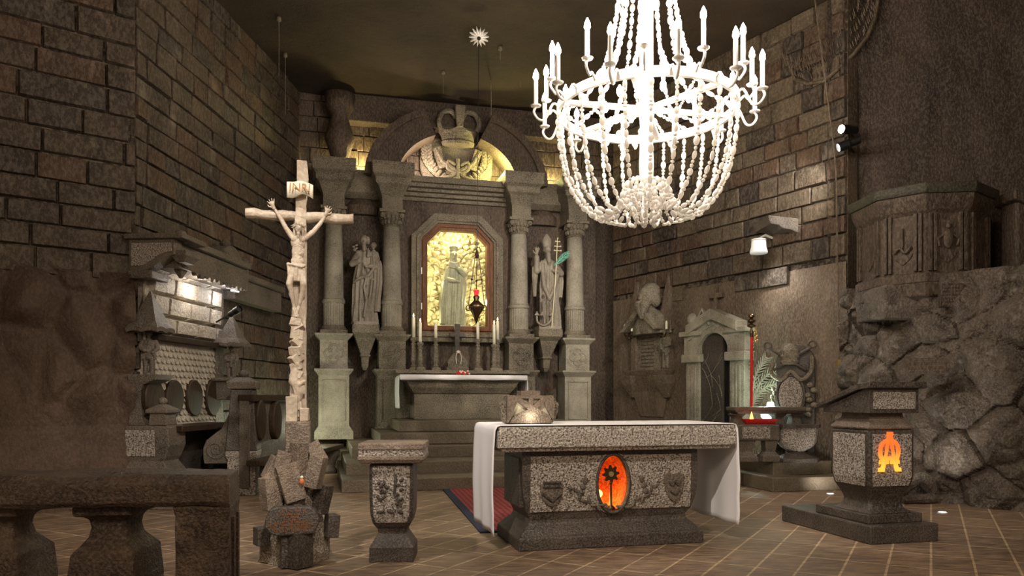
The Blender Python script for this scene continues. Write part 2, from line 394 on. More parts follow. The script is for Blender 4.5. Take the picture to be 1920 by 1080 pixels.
masonry('wall_front_left', lwn, LN + .02, 2.55, CZ, .28, .6, M['wall'], 5, None, 2.45)
def rkeep(x, z):
    px_line = 3.05 + .0 * x
    return z > 3.05 + .05*math.sin(x*3)
masonry('wall_right', rw, 5.0, 2.9, CZ, .285, .42, M['wall_r'], 9, rkeep)
# scraped lower part of the right wall
def scr(u, v):
    x, z = 5.0*u, 3.1*v; y = .0 - .03*noise.noise(Vector((x*1.3, 0, z*1.1))) - .012*noise.noise(Vector((x*7, 0, z*4)))
    p = rw.w(x, y, z); return tuple(p)
struct(grid('wall_right_lower', scr, 110, 70, M['plaster']))
# carved lower part of the near left wall: large drop shaped stones over a plain dado
def carved(u, v):
    x, z = LN*u, 2.62*v; y = -.02
    if z > .9:
        q = Vector((x*2.1, 0, z*1.5 + .3)); d, _ = noise.voronoi(q); e = d[1] - d[0]
        y += -.22*min(e*1.6, .75)*min(1, (z-.9)*2.5) + .05
    y += -.02*noise.noise(Vector((x*5, 1, z*3)))
    if x < LN - 1.45: y += -.05 - .03*noise.noise(Vector((x*9, 4, z*14)))
    return tuple(lwn.w(x, y, z))
struct(grid('wall_front_left_lower', carved, 220, 90, M['carved']))
# back wall behind the altarpiece
bwx0, bwx1 = ret.lx(525, .75), ret.lx(1165, .75)
mb = MB(); hx0, hx1 = ret.lx(784, .75), ret.lx(925, .75)
for a, b, z0, z1 in ((bwx0-.5, hx0, 0, CZ+.3), (hx1, bwx1+.5, 0, CZ+.3), (hx0, hx1, 0, 2.38), (hx0, hx1, 4.56, CZ+.3)): mb.box(a, b, .75, 1.0, z0, z1)
rnd = random.Random(4); z = 5.25
while z < CZ:
    x = bwx0 + .2*rnd.random()
    while x < bwx1:
        wd = rnd.uniform(.35, .62)
        p = .75 - rnd.uniform(.03, .07); mb.loft([(z+.008, x+.008, x+wd-.008, p, .76), (z+.27, x+.008, x+wd-.008, p + rnd.uniform(-.01, .01), .76)])
        x += wd
    z += .285
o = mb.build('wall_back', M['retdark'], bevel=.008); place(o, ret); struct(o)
# pier and smooth rock wall on the right
pier = Fr(4.50, 10.42, R(2))
masonry('wall_pier', pier, .62, 0, 3.6, .30, .5, M['wall_r'], 13, None, 0, .03)
def poly_at(pts, s):
    n = len(pts) - 1; t = min(s*n, n - 1e-6); i = int(t); f = t - i
    return Vector(pts[i]).lerp(Vector(pts[i+1]), f)
UP = [(4.42, 10.46), (5.0, 10.40), (5.6, 10.1), (6.6, 9.8), (8.0, 9.0), (9.5, 7.0), (10, 4), (10, -4)]
def upr(u, v):
    p = poly_at(UP, u); z = CZ*1.03*v
    n1 = noise.noise(Vector((p.x*.9, p.y*.9, z*.9)))*.07 + noise.noise(Vector((p.x*5, p.y*5, z*3)))*.025
    return (p.x - .5*n1 - .1*z*0, p.y - n1 + (.32 if (z < 3.45 and p.x < 5.1) else 0), z)
struct(grid('wall_front_right', upr, 200, 110, M['smoothrock']))
LOX = 0
LO = [(4.50, 10.3), (4.56, 9.75), (4.8, 9.2), (5.02, 8.72), (5.5, 8.15), (6.1, 7.6), (8.0, 6.4), (10, 5.5)]
def lor(u, v):
    p = poly_at(LO, u); z = 2.75*v
    q = Vector((p.x*1.9 + z*.6, p.y*1.9, z*2.0 - p.x*.5)); d, pt = noise.voronoi(q); e = d[1] - d[0]
    c = noise.noise(pt[0]*3.7)
    e2, _p = noise.voronoi(q*2.3); e2 = e2[1]-e2[0]
    out = .20*min(e*1.5, .55) + .05*min(e2*2, .5) + .12*c + .06*noise.noise(Vector((p.x*6, p.y*6, z*6))) + .10*noise.noise(Vector((p.x*1.3, p.y*1.3, z*1.3)))
    lean = .16*z - .10*math.sin(min(z, 2.7)*1.16)
    if v > .985: lean += 1.6
    return (p.x + .75*(lean*.5 - out), p.y + .65*(lean*.5 - out) , z)
struct(grid('wall_rock_right', lor, 330, 130, M['rock'], False))
# sanctuary steps
st = thing('sanctuary_steps', 'broad brown salt steps rising to the rear altar under the altarpiece', 'steps', ret)
for z1, y0, pl, pr in ((.165, -3.6, 640, 1500), (.33, -2.95, 648, 1500), (.50, -2.25, 660, 1300), (.68, -1.87, 713, 1120), (.86, -1.5, 748, 1060)):
    a, b = ret.lx(pl, y0), min(ret.lx(pr, y0), 4.9)
    MB().box(a, b, y0, .7, 0 if z1 < .2 else z1 - .175, z1).build('step', M['step'], st, bevel=.012)
# platform of two steps before the side door
dpl = Fr(3.39, 9.7, YAW)
st = thing('door_platform', 'two brown stone steps below the side door and the stone tables', 'steps', dpl)
MB().box(0, 1.15, 0, .8, 0, .185).build('step', M['step'], st, bevel=.012)
MB().box(-.35, 1.15, .0, .0, 0, .0).bm.free()
MB().xy([(0.24, .36), (1.15, .36), (1.15, 1.0), (.75, 1.75), (.15, 2.6), (-.9, 4.2), (-1.3, 4.2), (.24, 1.2)], .1, .36).build('step', M['step'], st, bevel=.012)
MB().xy([(0, .7), (.4, .7), (.3, 2.2), (-1.0, 4.0), (-1.5, 4.0), (0, 1.1)], 0, .182).build('step', M['step'], st, bevel=.012)

# ================================================================ ALTARPIECE
ap = thing('altarpiece', 'tall carved salt altarpiece with four columns and a crown above its niche', 'altarpiece', ret)
Z = dict(b=.5, lc=1.74, uc=2.36, cb=2.51, fl=2.97, sh=4.30, cp=4.60, im=4.86, en=5.38)
cx = [ret.lx(626, 0), ret.lx(736, 0), ret.lx(978, 0), ret.lx(1084, 0)]
for i, c in enumerate(cx):
    h = .265
    m = MB(); m.loft([(Z['b'], c-h-.07, c+h+.07, -.07, .45), (Z['b']+.13, c-h-.07, c+h+.07, -.07, .45), (Z['b']+.24, c-h, c+h, 0, .45),
                      (Z['lc']-.12, c-h, c+h, 0, .45), (Z['lc']-.03, c-h-.07, c+h+.07, -.08, .45), (Z['lc'], c-h-.07, c+h+.07, -.08, .45)])
    p = m.build('pedestal', M['column'] if i in (0, 3) else M['retable'], ap, bevel=.008)
    fr = MB()
    for (a, b, z0, z1) in ((c-.2, c-.185, Z['b']+.32, Z['lc']-.2), (c+.185, c+.2, Z['b']+.32, Z['lc']-.2), (c-.2, c+.2, Z['b']+.32, Z['b']+.335), (c-.2, c+.2, Z['lc']-.215, Z['lc']-.2)):
        fr.box(a, b, -.018, .01, z0, z1)
    fr.build('panel_moulding', p.data.materials[0], p)
    m = MB(); h = .24; m.loft([(Z['lc'], c-h, c+h, .02, .45), (Z['uc']-.12, c-h, c+h, .02, .45), (Z['uc']-.03, c-h-.085, c+h+.085, -.07, .45), (Z['uc'], c-h-.085, c+h+.085, -.07, .45)])
    u = m.build('upper_pedestal', p.data.materials[0], ap, bevel=.008)
    q = MB(); zc = (Z['lc'] + Z['uc'] - .1)/2
    for dx, dz in ((.085, 0), (-.085, 0), (0, .085), (0, -.085)):
        q.tube([(c+dx + .078*math.cos(t), .015, zc+dz + .078*math.sin(t)) for t in [math.atan2(dz, dx) + (k/12-.5)*math.pi*1.5 for k in range(13)]], .014, 6)
    q.build('quatrefoil', p.data.materials[0], u)
    cy = .2; cm = M['column']
    col = MB().lathe([(.185, Z['fl']), (.185, Z['fl']+.02), (.172, Z['fl']+.05), (.165, (Z['fl']+Z['sh'])/2), (.145, Z['sh'])], c, cy, 32).build('column', cm, ap, smooth=True)
    MB().box(c-.235, c+.235, cy-.235, .45, Z['uc'], Z['uc']+.06).lathe([(.215, Z['uc']+.06), (.225, Z['uc']+.09), (.19, Z['cb'])], c, cy, 32).build('base', M['retable'], col)
    MB().lathe([(.18, Z['cb']), (.18, Z['fl']-.07)], c, cy, 48, flute=.05, nf=1).lathe([(.185, Z['fl']-.07), (.2, Z['fl']-.05), (.2, Z['fl']-.01), (.185, Z['fl'])], c, cy, 32).build('fluted_drum', cm, col)
    cap = MB().lathe([(.15, Z['sh']), (.165, Z['sh']+.02), (.15, Z['sh']+.04), (.16, Z['sh']+.12), (.21, Z['sh']+.26)], c, cy, 28).box(c-.225, c+.225, cy-.215, .45, Z['cp']-.05, Z['cp'])
    for k in range(9):
        a = math.pi + math.pi*k/8
        for zz, rr in ((Z['sh']+.06, .165), (Z['sh']+.15, .19)):
            cap.ell((c + rr*math.cos(a), cy + rr*math.sin(a), zz+.03), (.03, .03, .05), 7, 5)
    for s in (-1, 1): cap.ell((c+s*.17, cy-.17, Z['cp']-.1), (.05, .04, .05), 10, 6)
    cap.build('capital', M['retable'], col)
    # impost and the stepped cornice block over every column
    m = MB(); h = .185
    m.loft([(Z['cp'], c-h, c+h, .0, .6), (Z['im']-.05, c-h, c+h, .0, .6), (Z['im'], c-h-.02, c+h+.02, -.03, .6), (Z['im']+.12, c-h-.07, c+h+.07, -.12, .6), (Z['im']+.16, c-h-.12, c+h+.12, -.18, .6),
            (Z['im']+.26, c-h-.13, c+h+.13, -.18, .6), (Z['im']+.31, c-h-.18, c+h+.18, -.25, .6), (Z['en'], c-h-.19, c+h+.19, -.26, .6)])
    m.build('cornice_block', M['retable'], ap, bevel=.01)
# wall layers between the columns
m = MB()
m.box(cx[0]-.55, cx[0]+.1, .4, .74, .4, Z['im']); m.box(cx[3]-.1, cx[3]+.5, .4, .74, .4, Z['im'])
m.box(cx[0]-.05, cx[1]+.05, .55, .74, .4, Z['im']); m.box(cx[2]-.05, cx[3]+.05, .55, .74, .4, Z['im'])
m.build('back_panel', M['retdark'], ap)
NL, NR = ret.lx(798, .5), ret.lx(908, .5)
nx = (NL + NR)/2; hw = (NR - NL)/2
zb, zt = 2.56, 4.33; ch = .24
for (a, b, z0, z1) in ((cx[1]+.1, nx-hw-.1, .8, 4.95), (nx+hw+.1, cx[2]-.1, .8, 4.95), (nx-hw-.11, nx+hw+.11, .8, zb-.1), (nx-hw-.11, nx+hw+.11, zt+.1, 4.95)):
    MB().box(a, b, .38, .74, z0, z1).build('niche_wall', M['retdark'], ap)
def octo(g): # outline of the niche: straight foot, chamfered head
    return [(nx-hw-g, zb-g), (nx+hw+g, zb-g), (nx+hw+g, zt-ch+g*.4), (nx+hw-ch+g*.4, zt+g), (nx-hw+ch-g*.4, zt+g), (nx-hw-g, zt-ch+g*.4)]
def framering(g0, g1, y0, y1):
    A, B = octo(g0), octo(g1); n = 6; mb = MB()
    vs = [(x, y0, z) for x, z in A] + [(x, y0, z) for x, z in B] + [(x, y1, z) for x, z in A] + [(x, y1, z) for x, z in B]; fs = []
    for k in range(n):
        j = (k+1) % n
        fs += [(k, j, n+j, n+k), (2*n+k, 2*n+j, 3*n+j, 3*n+k), (k, j, 2*n+j, 2*n+k), (n+k, n+j, 3*n+j, 3*n+k)]
    return mb.poly(vs, fs)
framering(.12, .30, .2, .4).build('stone_frame', M['retable'], ap, bevel=.012)
framering(.16, .21, .16, .22).build('stone_moulding', M['retable'], ap, bevel=.01)
cab = thing('niche_case', 'red-brown wooden niche case with a chamfered head and yellow rock backing', 'display case', ret)
framering(0, .13, .24, .42).build('wooden_frame', M['wood'], cab, bevel=.012)
framering(.05, .09, .21, .25).build('frame_moulding', M['wood'], cab, bevel=.008)
for zz in (2.85, 3.5): MB().box(nx-hw-.125, nx-hw-.1, .225, .25, zz, zz+.12).build('hinge', M['white'], cab)
MB().xz(octo(-.002), .33, .334).build('glass_pane', M['pane'], cab)
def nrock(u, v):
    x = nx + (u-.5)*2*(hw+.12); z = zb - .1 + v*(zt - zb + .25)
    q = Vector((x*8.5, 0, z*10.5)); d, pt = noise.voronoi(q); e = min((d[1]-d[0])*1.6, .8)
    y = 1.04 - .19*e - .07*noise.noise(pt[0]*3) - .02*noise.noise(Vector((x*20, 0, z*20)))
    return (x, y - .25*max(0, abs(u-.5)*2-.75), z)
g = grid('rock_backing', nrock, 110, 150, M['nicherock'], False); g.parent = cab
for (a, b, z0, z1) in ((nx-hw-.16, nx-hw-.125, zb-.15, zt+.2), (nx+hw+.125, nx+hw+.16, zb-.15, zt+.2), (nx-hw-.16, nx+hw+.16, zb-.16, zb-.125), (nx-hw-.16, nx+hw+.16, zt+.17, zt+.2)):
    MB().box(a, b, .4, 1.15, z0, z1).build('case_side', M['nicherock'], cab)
# central entablature
e0, e1 = cx[1]+.2, cx[2]-.2
m = MB()
for z0, z1, y0 in ((4.86, 4.93, .32), (4.93, 5.0, .24), (5.0, 5.06, .16), (5.06, 5.13, .06), (5.13, 5.24, .0)): m.box(e0, e1, y0, .74, z0, z1)
m.build('entablature', M['retable'], ap, bevel=.012)
for a, b in ((cx[0]+.15, cx[1]-.15), (cx[2]+.15, cx[3]-.15)):
    mm = MB().loft([(4.86, a, b, .42, .74), (4.95, a, b, .3, .74), (5.1, a, b, .26, .74), (5.3, a, b, .12, .74)]); mm.build('side_entablature', M['retable'], ap, bevel=.01)
    MB().lathe([(.30, 4.58), (.30, 4.75), (.18, 4.86)], (a+b)/2, .55, 16, 1, .5).build('shell_hood', M['retdark'], ap)
# broken arched pediment
pcx, pcz = nx - .02, 5.16
def arch(a0, a1, r0, r1, y0, y1, n=14, cx_=None, cz_=None):
    cx_ = pcx if cx_ is None else cx_; cz_ = pcz if cz_ is None else cz_; pts = []
    for k in range(n+1):
        t = R(a0 + (a1-a0)*k/n); pts.append((cx_ + r1*math.cos(t), cz_ + r1*math.sin(t)*.82))
    for k in range(n+1):
        t = R(a1 + (a0-a1)*k/n); pts.append((cx_ + r0*math.cos(t), cz_ + r0*math.sin(t)*.82))
    mb = MB(); N_ = n
    for k in range(N_):
        i, j = k, k+1; o1, o2 = 2*N_+1-k, 2*N_-k
        mb.xz([pts[i], pts[j], pts[o2], pts[o1]], y0, y1)
    bmesh.ops.remove_doubles(mb.bm, verts=mb.bm.verts, dist=1e-5)
    seen = {}
    for f in list(mb.bm.faces):
        k = tuple(sorted(v.index for v in f.verts))
    return mb
for a0, a1 in ((178, 112), (68, 2)):
    arch(a0, a1, 1.12, 1.66, .05, .72).build('broken_pediment', M['retdark'], ap)
    arch(a0, a1, 1.56, 1.70, -.02, .1).build('pediment_moulding', M['retdark'], ap)
# top course under the ceiling, end vase
tx0, tx1 = ret.lx(640, .45), ret.lx(1100, .45)
MB().box(tx0, tx1, .45, .74, 6.28, CZ-.02).build('top_course', M['retdark'], ap, bevel=.02)
MB().lathe([(.22, 5.38), (.22, 5.45), (.14, 5.5), (.2, 5.7), (.27, 5.9), (.2, 6.12), (.15, 6.3), (.24, 6.45), (.28, 6.7)], ret.lx(637, .4), .4, 20).build('end_vase', M['retdark'], ap, smooth=True)
# crown and foliage relief
ex, ey = ret.lx(858, .5), .42
em = MB().xz([(ex-.60, 5.2), (ex+.60, 5.2), (ex+.70, 5.55), (ex+.70, 6.15), (ex-.70, 6.15), (ex-.70, 5.55)], .60, .76)
emb = em.build('emblem_block', M['retable'], ap, bevel=.03)
tag(emb, 'carved emblem block with leaves')
rnd = random.Random(2)
for s in (-1, 1):
    lv = MB()
    for k in range(17):
        t = k/16; x = ex + s*(.16 + .42*math.sin(min(t*3.2, 1.57))); z = 5.27 + .98*t; 
        for q in (-1, 1):
            a = R(90 - s*(20 - 55*q)); rot = Matrix.Rotation(-a + R(90), 3, 'Y')
            lv.ell((x + s*q*.055, .54, z + .02), (.046, .04, .085), 7, 5, Matrix.Rotation(s*q*R(38), 3, 'Y'))
    lv.build('leaf_wreath', M['retable'], emb)
ct = MB()
for s in (-1, 1):
    ct.tube([(ex + s*.42, .5, 5.92), (ex + s*.3, .47, 5.68), (ex - s*.12, .47, 5.42)], .045, 8)
    ct.tube([(ex + s*.05, .46, 5.62), (ex + s*.18, .44, 5.68), (ex + s*.2, .46, 5.55), (ex + s*.05, .46, 5.44), (ex + s*.3, .46, 5.36)], .032, 8)
    ct.rotbox((ex - s*-.34, .5, 5.74), (.07, .04, .2), Matrix.Rotation(s*R(18), 3, 'Y'))
ct.tube([(ex, .45, 5.26), (ex, .45, 5.74)], .035, 8)
ct.build('crossed_ribbons', M['retable'], emb)
cr = MB(); n = 28; rings = []
for zz, r in ((5.98, .30), (6.04, .32), (6.06, .30), (6.16, .33), (6.22, .37)):
    rings.append([(ex + r*math.cos(math.pi*2*k/n), .46 + .6*r*math.sin(math.pi*2*k/n), zz + (.10*max(0, math.cos(math.pi*2*k/n*5 + math.pi/2)) if zz > 6.2 else 0)) for k in range(n)])
cr.rings(rings)
for s in (-1, 1):
    cr.tube([(ex + s*.33, .36, 6.24), (ex + s*.38, .34, 6.38), (ex + s*.3, .33, 6.55), (ex + s*.14, .35, 6.58), (ex + s*.06, .38, 6.46)], [.05, .05, .05, .05, .045], 8)
cr.loft([(6.26, ex-.055, ex+.055, .2, .34), (6.45, ex-.075, ex+.075, .16, .3), (6.64, ex-.09, ex+.09, .14, .28)])
cr.build('crown', M['retable'], emb, bevel=.008)
# consoles for the side statues
jx = ret.lx(685, .12); clx = ret.lx(1027, .12)
for c in (jx, clx):
    MB().loft([(1.72, c-.03, c+.03, .25, .56), (1.8, c-.06, c+.06, .2, .56), (1.95, c-.07, c+.07, .18, .56), (1.98, c-.1, c+.1, .14, .56), (2.01, c-.08, c+.08, .16, .56), (2.3, c-.18, c+.18, .02, .56),
               (2.38, c-.235, c+.235, -.08, .56), (2.52, c-.235, c+.235, -.08, .56)]).build('console', M['retable'], ap, bevel=.01)

# rear altar
ra = thing('rear_altar', 'rear stone altar table below the lit niche, grey-green salt', 'altar', ret)
ax0, ax1 = ret.lx(752, -1.0), ret.lx(986, -1.0)
zt2 = 1.60
MB().box(ax0, ax1, -1.0, -.2, zt2-.09, zt2).build('tabletop', M['retable'], ra, bevel=.008)
MB().loft([(zt2-.3, ax0+.24, ax1-.24, -.82, -.2), (zt2-.2, ax0+.16, ax1-.16, -.9, -.2), (zt2-.09, ax0+.1, ax1-.1, -.95, -.2)]).build('cornice', M['retable'], ra, bevel=.006)
MB().box(ax0+.24, ax1-.24, -.8, -.2, .86, zt2-.3).build('body', M['retable'], ra, bevel=.008)
MB().box(ret.lx(745, -.2), ret.lx(990, -.2), -.22, .36, .86, 1.70).box(ret.lx(742, -.24), ret.lx(993, -.24), -.27, .36, 1.66, 1.72).build('shelf', M['retable'], ra, bevel=.006)
def cloth_strip(name, path, y0, y1, mat, seed=0, wav=.012, ny=14, edge=None):
    """path: list of (x, z) from one hem over the table to the other; y0..y1 depth"""
    mb = MB(); vs = []; n = len(path)
    for i, (x, z) in enumerate(path):
        for j in range(ny+1):
            y = y0 + (y1-y0)*j/ny; hang = max(0, path[n//2][1] - z)
            dx = wav*hang*math.sin(j*.9 + seed) * (1 if x > path[n//2][0] else -1)
            dz = edge(y, i, n) if edge else 0
            vs.append((x + dx, y + .01*hang*math.sin(i*.9+seed), z + dz))
    fs = [(i*(ny+1)+j, i*(ny+1)+j+1, (i+1)*(ny+1)+j+1, (i+1)*(ny+1)+j) for i in range(n-1) for j in range(ny)]
    return mb.poly(vs, fs).build(name, mat, None, smooth=True, solid=.006)
def drape(x0, x1, zt, zl, zr, o=.02, k=14):
    L = [(x0-o - .015*math.sin(i*.17), zl + (zt-.03-zl)*i/k) for i in range(k+1)]
    T = [(x0-o+.015, zt+.003), (x0+.02, zt+.012)] + [(x0 + (x1-x0)*i/8, zt+.012) for i in range(1, 8)] + [(x1-.02, zt+.012), (x1+o-.015, zt+.003)]
    Rr = [(x1+o + .015*math.sin(i*.17), zt-.03 - (zt-.03-zr)*i/k) for i in range(k+1)]
    return L + T + Rr
c = cloth_strip('altar_cloth', drape(ax0, ax1, zt2, zt2-.55, zt2-.35), -1.01, -.3, M['cloth'], 2)
place(c, ret); tag(c, 'narrow white cloth on the rear altar, its ends hanging short', 'cloth')
# front hem falling over the rear altar's edge
m = MB(); vs = []; n = 40
for i in range(n+1):
    x = ax0 - .02 + (ax1-ax0+.04)*i/n
    for y, z in ((-.95, zt2+.013), (-1.02, zt2+.012), (-1.03, zt2-.02), (-1.03 - .004*math.sin(i*.8), zt2-.07 - .004*math.sin(i*.5))): vs.append((x, y, z))
m.poly(vs, [(i*4+j, i*4+j+1, i*4+5+j, i*4+4+j) for i in range(n) for j in range(3)]).build('front_hem', M['cloth'], c, smooth=True, solid=.006)
# ================================================================ FIGURES
class Fig:
    """builds one continuous carved body from tapered limbs; measured in units of s metres around (x0, y0), y down"""
    def __init__(s, x0, y0, sc_, mb=None): s.x0, s.y0, s.s = x0, y0, sc_; s.m = mb or MB()
    def p(s, x, y, d=0): return Vector(((x-s.x0)*s.s, d*s.s, (s.y0-y)*s.s))
    def cap(s, a, b, ra, rb, n=12): s.m.caps(s.p(*a), s.p(*b), ra*s.s, rb*s.s, n); return s
    def ch(s, pts, rs, n=12):
        for i in range(len(pts)-1): s.cap(pts[i], pts[i+1], rs[i], rs[i+1], n)
        return s
    def ell(s, c, r, rot=None): s.m.ell(s.p(*c), (r[0]*s.s, r[2]*s.s, r[1]*s.s), 18, 12, rot); return s
    def robe(s, secs, nf=11, seed=0, n=66):
        rings = []
        for (y, x, d, rx, ry, f) in secs:
            ring = []
            for k in range(n):
                a = 2*math.pi*k/n
                w_ = 1.7*f*(math.sin(a*nf + seed + y*.018) + .5*math.sin(a*(nf*2-3) + seed*2 - y*.03))
                q = 1 + w_
                ring.append(tuple(s.p(x + rx*q*math.cos(a), y, d + ry*q*math.sin(a))))
            rings.append(ring)
        s.m.rings(rings); return s
    def face(s, c, r):   # head with brow, nose, cheeks, chin facing the viewer (-d); r = half width
        x, y, d = c
        s.ell((x, y - r*.15, d), (r, r*1.12, r*1.22)); s.ell((x, y + r*.55, d - r*.3), (r*.66, r*.72, r*.8))
        s.cap((x, y - r*.15, d - r*1.02), (x, y + r*.32, d - r*1.32), r*.12, r*.2)
        s.cap((x - r*.55, y - r*.28, d - r*.92), (x + r*.55, y - r*.28, d - r*.92), r*.16, r*.16)
        s.cap((x - r*.24, y + r*.66, d - r*1.04), (x + r*.24, y + r*.66, d - r*1.04), r*.11, r*.11)
        s.ell((x, y + r*1.05, d - r*.8), (r*.28, r*.25, r*.25))
        for q in (-1, 1): s.ell((x + q*r*.4, y - r*.02, d - r*.98), (r*.17, r*.14, r*.12)); s.ell((x + q*r*.98, y + r*.1, d), (r*.14, r*.26, r*.28))
        return s
    def hand(s, wr, dirv, L, curl=0, side=1, spread=.14):
        """palm at wr pointing along dirv=(dx,dy,dd); four fingers and a thumb"""
        w_ = Vector(wr); dv = Vector(dirv).normalized(); sd = Vector((dv.y, -dv.x, 0)); 
        if sd.length < .1: sd = Vector((1, 0, 0))
        sd.normalize(); nr = dv.cross(sd)
        pc = w_ + dv*L*.25
        s.cap(tuple(w_), tuple(w_ + dv*L*.45), L*.17, L*.2)
        for q, l in ((-1.5, .36), (-.5, .46), (.5, .43), (1.5, .32)):
            a = w_ + dv*L*.45 + sd*q*L*.115
            b = a + (dv + sd*q*spread)*L*l*.55 - Vector((0, 0, 1))*L*.12*curl
            c = b + (dv*(1-curl*.7) + sd*q*spread*.8)*L*l*.5 - Vector((0, 0, 1))*L*.25*curl
            s.cap(tuple(a), tuple(b), L*.07, L*.062, 8); s.cap(tuple(b), tuple(c), L*.062, L*.048, 8)
        t0 = w_ + dv*L*.15 + sd*side*L*.15
        t1 = t0 + (dv*.5 + sd*side*.8)*L*.28; t2 = t1 + (dv*.9 + sd*side*.3)*L*.2
        s.cap(tuple(t0), tuple(t1), L*.09, L*.075, 8); s.cap(tuple(t1), tuple(t2), L*.075, L*.055, 8)
        return s
S13 = 13.35/F
# saint holding a child
jf = Fr(*ret.w(jx, .14).xy, ret.a, 2.52)
j = thing('saint_statue', 'grey statue of a bearded saint holding a child, between the two left columns', 'statue', jf)
m = MB().box(-.21, .21, -.17, .17, 0, .06); m.build('plinth', M['statue'], j, bevel=.006)
f = Fig(685, 606, S13)
f.robe([(604, 684, 0, 23, 14, .10), (598, 684, 0, 22, 13, .10), (570, 683, 0, 20, 12, .10), (540, 683, 0, 19, 12, .09), (515, 684, 0, 19, 12, .07), (495, 685, 0, 17, 12, .05), (478, 685, 0, 17, 11, .03), (468, 685, 0, 14, 9, .02), (462, 684, 0, 6, 6, 0)])
f.robe([(580, 702, -3, 9, 8, .14), (555, 704, -3, 9, 9, .12), (525, 707, -4, 9, 9, .1), (495, 707, -4, 9, 9, .08), (484, 706, -4, 8, 8, .05)], 7, 2, 40)
f.ch([(664, 526, -6), (672, 520, -13), (690, 514, -16), (700, 500, -14)], [2.5, 3, 3, 3])
f.ch([(688, 512, -14), (682, 535, -15), (686, 560, -15), (682, 590, -15)], [2, 2.5, 2, 2])
f.ch([(697, 520, -13), (694, 545, -14), (690, 570, -15)], [2, 2, 1.5])
f.ch([(673, 472, -2), (661, 492, -5), (672, 488, -13)], [6.5, 6, 4.5]); f.hand((673, 487, -14), (.3, -.9, -.3), 11, .6)
f.ch([(697, 474, -2), (705, 492, -6), (692, 497, -14)], [6.5, 6, 4]); f.hand((692, 497, -14), (-1, .1, -.3), 11, .5)
f.cap((684, 462, 0), (682, 455, -1), 4.5, 4.5); f.face((682, 448, -3), 7.6); f.ell((683, 445, 1), (8, 9, 8.5))
f.ch([(682, 458, -9), (682, 467, -11)], [4.5, 2.5]); f.ell((690, 446, 1), (4, 8, 5)); f.ell((676, 447, 1), (3.6, 8, 5))
# the child on his arm
f.robe([(500, 702, -9, 8, 7, .06), (485, 701, -9, 7.5, 6.5, .06), (470, 700, -8, 6.5, 5.5, .03), (465, 700, -8, 3, 3, 0)], 8, 1, 36)
f.face((699, 458, -9), 5.3); f.ell((700, 456, -6.5), (6, 6, 5.5))
f.ch([(694, 471, -10), (689, 478, -14), (690, 468, -15)], [3, 2.6, 2]); f.hand((690, 468, -15), (0, -1, 0), 6, .2)
f.ch([(706, 471, -9), (709, 482, -12), (704, 490, -15)], [3, 2.6, 2])
f.m.build('body', M['statue'], j, vox=.008, relax=1)
q = MB(); q.tube([f.p(662, 460, -14), f.p(675, 482, -17), f.p(690, 507, -18)], .008, 6)
for a, b in ((-5, -3), (4, -6), (-3, 3), (3, 0)): q.ell(f.p(666+a*.6, 465+b, -15), (.02, .015, .03), 7, 5, Matrix.Rotation(a*.3, 3, 'Y'))
q.build('lily_staff', M['statue'], j)
# bishop saint with anchor
cf = Fr(*ret.w(clx, .14).xy, ret.a, 2.52)
S14 = 14.0/F
cs = thing('saint_statue', 'grey statue of a blessing bishop saint with an anchor, between the two right columns', 'statue', cf)
MB().box(-.21, .21, -.16, .17, 0, .06).build('plinth', M['statue'], cs, bevel=.006)
f = Fig(1027, 622, S14)
f.robe([(620, 1032, 0, 19, 12, .10), (600, 1032, 0, 18, 12, .10), (570, 1031, 0, 17, 12, .09), (540, 1030, 0, 17, 11, .07), (515, 1030, 0, 16, 10, .05), (502, 1030, 0, 15, 9, .03), (492, 1029, 0, 12, 8, .02), (486, 1027, 0, 5, 5, 0)])
f.ch([(1015, 500, -6), (1017, 540, -11), (1027, 565, -13), (1037, 545, -12), (1046, 510, -8)], [4, 4, 3.5, 4, 4])
f.ch([(1017, 496, -2), (1005, 512, -4), (1004, 486, -6)], [6, 6, 5]); f.hand((1004, 482, -6), (.1, -1, 0), 17, 0, 1)
f.robe([(560, 1002, 0, 2.5, 3, .1), (520, 1002, 0, 5, 4, .1), (503, 1003, 0, 6, 5, .1)], 5, 1, 24)
f.ch([(1042, 498, -2), (1052, 515, -5), (1038, 512, -13)], [6, 6.5, 4]); f.hand((1040, 511, -13), (-1, 0, -.2), 11, .7)
f.robe([(560, 1053, 0, 3.5, 4, .1), (530, 1053, 0, 6, 5, .1), (512, 1051, 0, 6, 5, .05)], 5, 2, 24)
f.cap((1027, 486, 0), (1026, 478, -1), 4.5, 4.5); f.face((1026, 472, -3), 7.2); f.ell((1026, 470, 1), (8, 8, 8))
f.m.rings([[tuple(f.p(1026 + rx*math.cos(a), y, 0 + ry*math.sin(a))) for a in [2*math.pi*k/20 for k in range(20)]] for y, rx, ry in ((466, 8, 8), (455, 9.5, 7), (448, 8, 5), (440, 2, 2))])
f.ch([(1026, 480, -9), (1027, 494, -11), (1028, 500, -9)], [5, 4, 2]); 
f.m.build('body', M['statue'], cs, vox=.008, relax=1)
q = MB(); q.tube([f.p(1013, 568, -16), f.p(1016, 612, -18)], .018, 8)
q.tube([f.p(1013 + 5*math.cos(t), 562 + 6*math.sin(t), -16) for t in [k*math.pi/6 for k in range(12)]], .014, 7, True)
q.tube([f.p(1001, 598, -17), f.p(1003, 610, -17), f.p(1015, 616, -18), f.p(1027, 608, -17), f.p(1030, 598, -17)], .02, 8)
for x, y in ((1001, 594), (1011, 594), (1029, 594)): q.xz([(f.p(x-4.5, y+3).x, f.p(x, y+3).z), (f.p(x+4.5, y).x, f.p(x, y+3).z), (f.p(x, y).x, f.p(x, y-5).z)], -.19, -.15)
q.build('anchor', M['statue'], cs)
